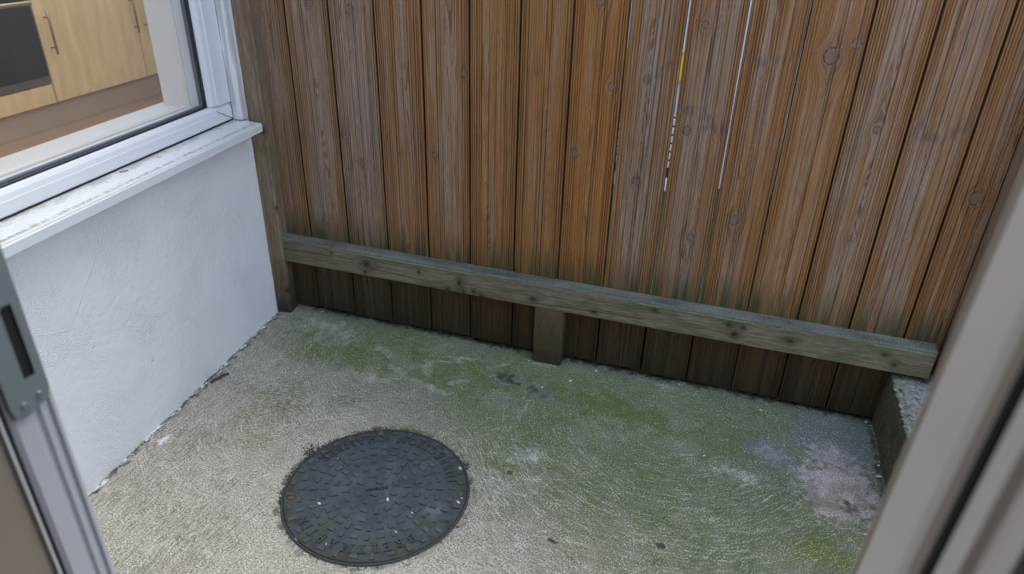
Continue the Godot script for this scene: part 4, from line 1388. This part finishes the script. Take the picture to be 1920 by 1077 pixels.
# ==================================================================== drain cover
func drain_cover() -> void:
	var c := thing("drain_cover", "round black plastic inspection chamber cover set in the concrete", "drain cover", COVER)
	var pm := tex_mat(done["cover"], 0.62)
	pm.metallic_specular = 0.45
	part("frame", ring(0.2262, 0.2300, 0.0030), mat(lin(0.055, 0.060, 0.062), 0.8), c)
	part("gap", disc(0.2260, 0.0008, 0.0002), mat(lin(0.01, 0.01, 0.01), 0.9), c)
	part("lid", disc(0.2245, 0.0045, 0.0015), pm, c)
	# raised blocks in rings, laid by turns along and across
	var s := st()
	var lo := [Vector3(-0.0094, 0, -0.0052), Vector3(0.0094, 0, -0.0052), Vector3(0.0094, 0, 0.0052), Vector3(-0.0094, 0, 0.0052)]
	var hi := []
	for v in lo:
		hi.append(Vector3(v.x * 0.92, 0.0034, v.z * 0.88))
	var mid := Vector3(0, 0.001, 0)
	quad_out(s, hi[0], hi[1], hi[2], hi[3], mid)
	for k in 4:
		quad_out(s, lo[k], lo[(k + 1) % 4], hi[(k + 1) % 4], hi[k], mid)
	var block := finish(s)
	var bm := mat(lin(0.070, 0.081, 0.086), 0.55)
	var bm2 := mat(lin(0.095, 0.107, 0.112), 0.55)
	var rings := [[0.021, 2, 98.0], [0.047, 8, 42.0], [0.0755, 16, 4.0], [0.1045, 16, 9.0], [0.129, 32, 8.5], [0.1555, 32, 8.5], [0.187, 32, 8.5], [0.2105, 32, 14.0]]
	for q in rings:
		for k in q[1]:
			var deg: float = q[2] + 360.0 * k / q[1]
			var a := fposmod(deg + 180.0, 360.0) - 180.0
			if q[0] == 0.187 and ((a > 20.0 and a < 170.0) or (a > -134.0 and a < -30.0)):
				continue
			var r := deg_to_rad(a)
			var along: bool = (k % 2 == 0) if q[1] != 2 else true
			var t := Transform3D(Basis(Vector3.UP, r + (PI / 2.0 if along else 0.0)), Vector3(cos(r) * q[0], 0.0044, -sin(r) * q[0]))
			if q[1] == 2:
				t = Transform3D(Basis(Vector3.UP, -0.06), Vector3(cos(r) * q[0], 0.0044, -sin(r) * q[0]))
			part("tread_block", block, bm2 if (k * 7 + int(q[1])) % 5 == 0 else bm, c, t)
	# raised lettering
	var serif := SystemFont.new()
	serif.font_names = PackedStringArray(["Droid Serif"])
	var sans := SystemFont.new()
	sans.font_names = PackedStringArray(["Droid Sans"])
	var lm := mat(lin(0.050, 0.060, 0.070), 0.55)
	var words := [["INSPECTION", 28.0, 97.0, 1.0], ["CHAMBER", 114.0, 164.0, 1.0], ["BRETT", -37.5, -71.8, -1.0], ["MARTIN", -82.7, -127.3, -1.0]]
	for w in words:
		var text: String = w[0]
		var adv := []
		var sum := 0.0
		for k in text.length():
			var ww := serif.get_string_size(text[k], HORIZONTAL_ALIGNMENT_LEFT, -1, 64).x
			adv.append(ww)
			sum += ww
		var first: float = adv[0] / 2.0
		var last: float = sum - adv[text.length() - 1] / 2.0
		var run := 0.0
		for k in text.length():
			var mid_run: float = run + adv[k] / 2.0
			run += adv[k]
			var deg: float = lerpf(w[1], w[2], (mid_run - first) / (last - first))
			var a := deg_to_rad(deg)
			var outward := Vector3(cos(a), 0, -sin(a))
			var ccw := Vector3(-sin(a), 0, -cos(a))
			var right := ccw if w[3] > 0.0 else -ccw
			var upw := -outward if w[3] > 0.0 else outward
			letter(c, text[k], serif, lm, Transform3D(Basis(right, upw, Vector3.UP), outward * 0.189 + Vector3(0, 0.0054, 0)), 0.00052)
	var dr := "DRIVEWAY"
	var wd := 0.0
	var aw := []
	for k in dr.length():
		aw.append(sans.get_string_size(dr[k], HORIZONTAL_ALIGNMENT_LEFT, -1, 64).x)
		wd += aw[k]
	var at := -wd / 2.0
	for k in dr.length():
		var p: float = at + aw[k] / 2.0
		at += aw[k]
		var right := Vector3(-0.96, 0, -0.28).normalized() * -1.0
		right = Vector3(-cos(0.50), 0, sin(0.50))
		var upw := Vector3.UP.cross(right)
		letter(c, dr[k], sans, lm, Transform3D(Basis(right, upw, Vector3.UP), right * (p * 0.00019) + Vector3(0, 0.0051, 0)), 0.00019)
	var rust := mat(lin(0.13, 0.085, 0.055), 0.8)
	for q in [[0.206, 208.0], [0.2065, -42.0]]:
		var a := deg_to_rad(q[1])
		part("screw", disc(0.0075, 0.0016, 0.0005, 20), rust, c, Transform3D(Basis(), Vector3(cos(a) * q[0], 0.0044, -sin(a) * q[0])))

func letter(parent: Node, ch: String, font: Font, m: Material, xf: Transform3D, px: float) -> void:
	var t := TextMesh.new()
	t.text = ch
	t.font = font
	t.font_size = 64
	t.pixel_size = px
	t.depth = 0.0046
	t.curve_step = 2.0
	part("letter", t, m, parent, xf)

# ==================================================================== petals, crumbs, moss
func crumb(s: SurfaceTool, at: Vector3, r: float, g: RandomNumberGenerator) -> void:
	var b := Basis.from_euler(Vector3(g.randf() * TAU, g.randf() * TAU, g.randf() * TAU))
	var v := []
	for d in [Vector3.RIGHT, Vector3.LEFT, Vector3.UP, Vector3.DOWN, Vector3.FORWARD, Vector3.BACK]:
		v.append(at + b * (d * r * g.randf_range(0.5, 1.2)))
	for f in [[0, 2, 4], [0, 4, 3], [0, 3, 5], [0, 5, 2], [1, 2, 4], [1, 4, 3], [1, 3, 5], [1, 5, 2]]:
		tri_out(s, v[f[0]], v[f[1]], v[f[2]], at)

func petal(g: RandomNumberGenerator, size: float) -> ArrayMesh:
	var curl := g.randf_range(0.2, 0.6)
	var wid := g.randf_range(0.5, 0.75)
	return grid(6, 6, func(u: float, v: float) -> Vector3:
		var t := v * 2.0 - 1.0
		var half := wid * sqrt(maxf(0.02, 1.0 - t * t)) * (1.0 - 0.35 * v)
		var x := (u * 2.0 - 1.0) * half
		return Vector3(x * size, (x * x * curl + t * t * 0.2 * curl) * size + 0.0008, t * size))

func small_things() -> void:
	var g := RandomNumberGenerator.new()
	g.seed = 1234
	var pink := mat(lin(0.74, 0.66, 0.70), 0.6)
	var white := mat(lin(0.80, 0.77, 0.78), 0.6)
	# x, z, size, label
	for q in [[0.679, 0.755, 0.0085, "large pale petal lying near the middle of the black drain cover"], [0.53, 0.823, 0.007, "pale petal on the left half of the drain cover, between raised blocks"], [0.741, 0.841, 0.008, "long pale petal on the near right part of the drain cover"],
		[0.521, 0.875, 0.006, "pale petal beside the last letters of the near word on the cover"], [0.754, 0.774, 0.004, "tiny white petal on the drain cover right of its middle"], [0.612, 0.925, 0.0035, "tiny white petal by the lettering at the cover's near edge"],
		[0.489, 0.668, 0.003, "tiny white petal on the far left part of the drain cover"], [0.812, 0.67, 0.0045, "small petal on the right part of the drain cover, inside its rim"]]:
		drop_petal(q, 0.0048, q[3], "petals on the drain cover", pink if g.randf() < 0.4 else white, g)
	for q in [[0.805, 0.594, 0.007, "pale petal on the far right rim of the drain cover by a soil lump"], [0.847, 0.689, 0.006, "upper of two petals touching on the right rim of the cover"], [0.845, 0.705, 0.007, "lower of two petals touching on the right rim of the cover"]]:
		drop_petal(q, 0.0046, q[3], "petals at the rim of the drain cover", pink if g.randf() < 0.4 else white, g)
	for q in [[-0.079, -0.004, 0.006, "pinkish petal against the right side of the left fence post"], [0.035, 0.010, 0.006, "pale petal at the fence foot under the second board"], [0.825, 0.050, 0.0045, "small petal at the left foot of the short stump post"],
		[0.980, 0.112, 0.008, "large white petal on green concrete right of the stump post"], [1.043, 0.030, 0.006, "pale petal close to the boards just right of the stump post"], [0.906, 0.173, 0.005, "pinkish petal on the dark stain in front of the stump post"],
		[1.301, 0.012, 0.006, "pink petal against the boards, right one of two midway to the step"], [1.257, 0.048, 0.005, "yellowish petal near the boards, left one of two midway to the step"], [1.547, 0.059, 0.006, "petal on green concrete above the bluish damp mark"],
		[1.564, 0.022, 0.005, "small petal touching the boards above the bluish damp mark"], [1.838, 0.010, 0.006, "left of two petals in the corner of fence and step"], [1.851, 0.022, 0.005, "right of two petals in the corner of fence and step"]]:
		drop_petal(q, 0.001, q[3], "petals along the fence foot", pink if g.randf() < 0.5 else white, g)
	for q in [[0.386, 0.259, 0.003, "tiny white petal in the green patch left of the dark stain"], [0.162, 0.371, 0.008, "pinkish petal on bare concrete between the white wall and the cover"], [1.403, 0.321, 0.006, "pink petal left of the bluish damp mark on the floor"],
		[1.79, 0.471, 0.006, "white petal close to the door jamb, near the yellow-green patch"], [0.538, 0.933, 0.006, "pinkish petal on the concrete at the near left edge of the cover"]]:
		drop_petal(q, 0.001, q[3], "petals on the open floor", pink if g.randf() < 0.5 else white, g)
	for q in [[1.845, 0.245, 0.009, "larger white petal at the foot of the concrete step"], [1.850, 0.199, 0.007, "smaller white petal at the foot of the concrete step"]]:
		drop_petal(q, 0.001, q[3], "", white, g)
	# a dry tendril curled on the sill, a flap of paint on the left post
	var wall_at := Transform3D(Basis(Vector3.UP, TH), Vector3(-0.1257, 0, -0.024))
	var tp := PackedVector3Array()
	for k in 22:
		var a := k * 0.27
		tp.append(Vector3(-0.010 + 0.006 * cos(a) * (1.0 if k < 18 else 0.4), 0.6995 + 0.0012 * (k % 2), 0.626 + 0.014 * sin(a * 0.8) + k * 0.0004))
	tag(part("tendril", tube(tp, 0.0007, 5), mat(lin(0.12, 0.12, 0.13), 0.8), null, wall_at), "thin grey curl of dead tendril on the white window sill", "tendril")
	var fl := st()
	quad_out(fl, Vector3(-0.1285, 0.113, 0.052), Vector3(-0.1225, 0.092, 0.0545), Vector3(-0.1150, 0.080, 0.0595), Vector3(-0.1290, 0.079, 0.058), Vector3(-0.12, 0.09, 0.0))
	tag(part("paint_flap", finish(fl), mat(lin(0.72, 0.74, 0.78), 0.6)), "white flap of peeling paint between wall and left fence post", "paint")
	var ds := st()  # dark crumbs imitate the shaded gap under the wall strip, plus sill dirt
	for k in 46:
		var t := g.randf()
		crumb(ds, Vector3(lerpf(-0.028, 0.002, t) + g.randfn(0.0, 0.002), 0.7008 - 0.05 * t * 0.06, lerpf(0.124, 0.118, t) + g.randfn(0.0, 0.003)), g.randf_range(0.001, 0.0032), g)
	for k in 30:
		crumb(ds, Vector3(g.randfn(0.002, 0.0015), 0.6985, g.randf_range(0.055, 0.118)), g.randf_range(0.001, 0.0026), g)
	for k in 60:
		crumb(ds, Vector3(-0.026 + absf(g.randfn(0.0, 0.004)), 0.7000, g.randf_range(0.13, 1.1)), g.randf_range(0.0006, 0.0014), g)
	part("sill_dirt_and_gap_shade", finish(ds), mat(lin(0.06, 0.06, 0.05), 0.95), null, wall_at).set_meta("kind", "stuff")
	# dry brown leaf scrap and a bit of bark
	var leaf := part("dry_leaf", petal(g, 0.012), mat(lin(0.22, 0.16, 0.08), 0.8), null, Transform3D(Basis(Vector3.UP, 0.4), Vector3(1.78, 0.001, 0.135)))
	tag(leaf, "small brown leaf scrap on the grey stain near the step", "leaf")
	var bark := part("bark_chip", tube(PackedVector3Array([Vector3(-0.009, 0.001, 0.030), Vector3(-0.007, 0.004, 0.016), Vector3(0.001, 0.005, 0.006), Vector3(0.003, 0.004, -0.012), Vector3(0.010, 0.001, -0.028)]), 0.0050, 5), mat(lin(0.10, 0.06, 0.035), 0.9), null, Transform3D(Basis(), Vector3(-0.039, 0.0, 0.472)))
	tag(bark, "thin brown strip of bark on the concrete by the white wall", "bark")
	var fs := st()
	for k in 9:
		crumb(fs, Vector3(g.randf_range(-0.012, 0.012), 0.001, g.randf_range(-0.02, 0.02)), g.randf_range(0.002, 0.005), g)
	var flake := part("paint_flake", finish(fs), mat(lin(0.78, 0.79, 0.82), 0.7), null, Transform3D(Basis(), Vector3(0.009, 0.0, 0.757)))
	tag(flake, "small white flake of wall paint on the concrete by the wall", "flake")
	# soil crumbs: against the wall, the fence and the rim of the cover
	var s := st()
	for k in 420:
		var a := g.randf() * TAU
		if g.randf() < 0.55:
			a = g.randf_range(2.5, 4.6)
		var r := 0.229 + absf(g.randfn(0.0, 0.006))
		crumb(s, COVER + Vector3(cos(a) * r, 0.001, sin(a) * r), g.randf_range(0.0008, 0.0032), g)
	for k in 130:
		var a := g.randf_range(3.3, 4.5)
		var r := 0.222 - absf(g.randfn(0.0, 0.007))
		crumb(s, COVER + Vector3(cos(a) * r, 0.0045, sin(a) * r), g.randf_range(0.0006, 0.002), g)
	for k in 60:
		crumb(s, COVER + Vector3(-0.236 + g.randfn(0.0, 0.012), 0.001, -0.075 + g.randfn(0.0, 0.014)), g.randf_range(0.001, 0.004), g)
		crumb(s, COVER + Vector3(0.172 + g.randfn(0.0, 0.008), 0.001, -0.155 + g.randfn(0.0, 0.007)), g.randf_range(0.001, 0.003), g)
	for k in 220:
		var z := g.randf_range(0.04, 1.2)
		crumb(s, Vector3(-0.121 + 0.1058 * (z + 0.024) + absf(g.randfn(0.0, 0.005)), 0.0005, z), g.randf_range(0.0008, 0.0032), g)
	for k in 420:
		crumb(s, Vector3(g.randf_range(-0.05, 1.85), 0.0005, -0.01 + absf(g.randfn(0.0, 0.016))), g.randf_range(0.0007, 0.0025), g)
	for k in 130:
		crumb(s, Vector3(1.853 - absf(g.randfn(0.0, 0.008)), 0.0005, g.randf_range(0.0, 0.5)), g.randf_range(0.0008, 0.003), g)
	for k in 260:
		crumb(s, Vector3(g.randf_range(0.0, 1.8), 0.0003, g.randf_range(0.05, 1.1)), g.randf_range(0.0006, 0.0019), g)
	var soil := part("soil_crumbs", finish(s), mat(lin(0.075, 0.066, 0.054), 0.95))
	soil.set_meta("kind", "stuff")
	# grit and dead sepals on the rail
	var rs := st()
	for k in 150:
		crumb(rs, Vector3(g.randf_range(-0.07, 1.92), 0.2897, g.randf_range(0.003, 0.036)), g.randf_range(0.0006, 0.0016), g)
	for k in 40:
		crumb(rs, Vector3(g.randf_range(1.80, 1.92), 0.2897, g.randf_range(0.002, 0.02)), g.randf_range(0.001, 0.003), g)
	var grit := part("rail_grit", finish(rs), mat(lin(0.30, 0.26, 0.24), 0.9))
	grit.set_meta("kind", "stuff")
	# moss in the dark gap under the boards
	var ms := st()
	for k in 1500:
		var x := g.randf_range(0.05, 0.82)
		if g.randf() < 0.25:
			x = g.randf_range(0.60, 0.83)
		var b := Vector3(x, -0.002, g.randf_range(-0.022, 0.004))
		var h := g.randf_range(0.003, 0.010)
		var w := g.randf_range(0.0008, 0.0018)
		var d := g.randf() * TAU
		var e := Vector3(cos(d) * w, 0, sin(d) * w)
		var tip := b + Vector3(g.randfn(0.0, 0.003), h, g.randfn(0.0, 0.003))
		for v in [b - e, b + e, tip]:
			ms.add_vertex(v)
	var moss := part("moss", finish(ms), mat(lin(0.03, 0.07, 0.02), 0.9))
	moss.set_meta("kind", "stuff")

func drop_petal(q: Array, y: float, label: String, group: String, m: Material, g: RandomNumberGenerator) -> void:
	var p := part("petal", petal(g, q[2] * 0.85), m, null, Transform3D(Basis.from_euler(Vector3(g.randf_range(-0.15, 0.15), g.randf() * TAU, g.randf_range(-0.15, 0.15))), Vector3(q[0], y, q[1])))
	tag(p, label, "petal", group)
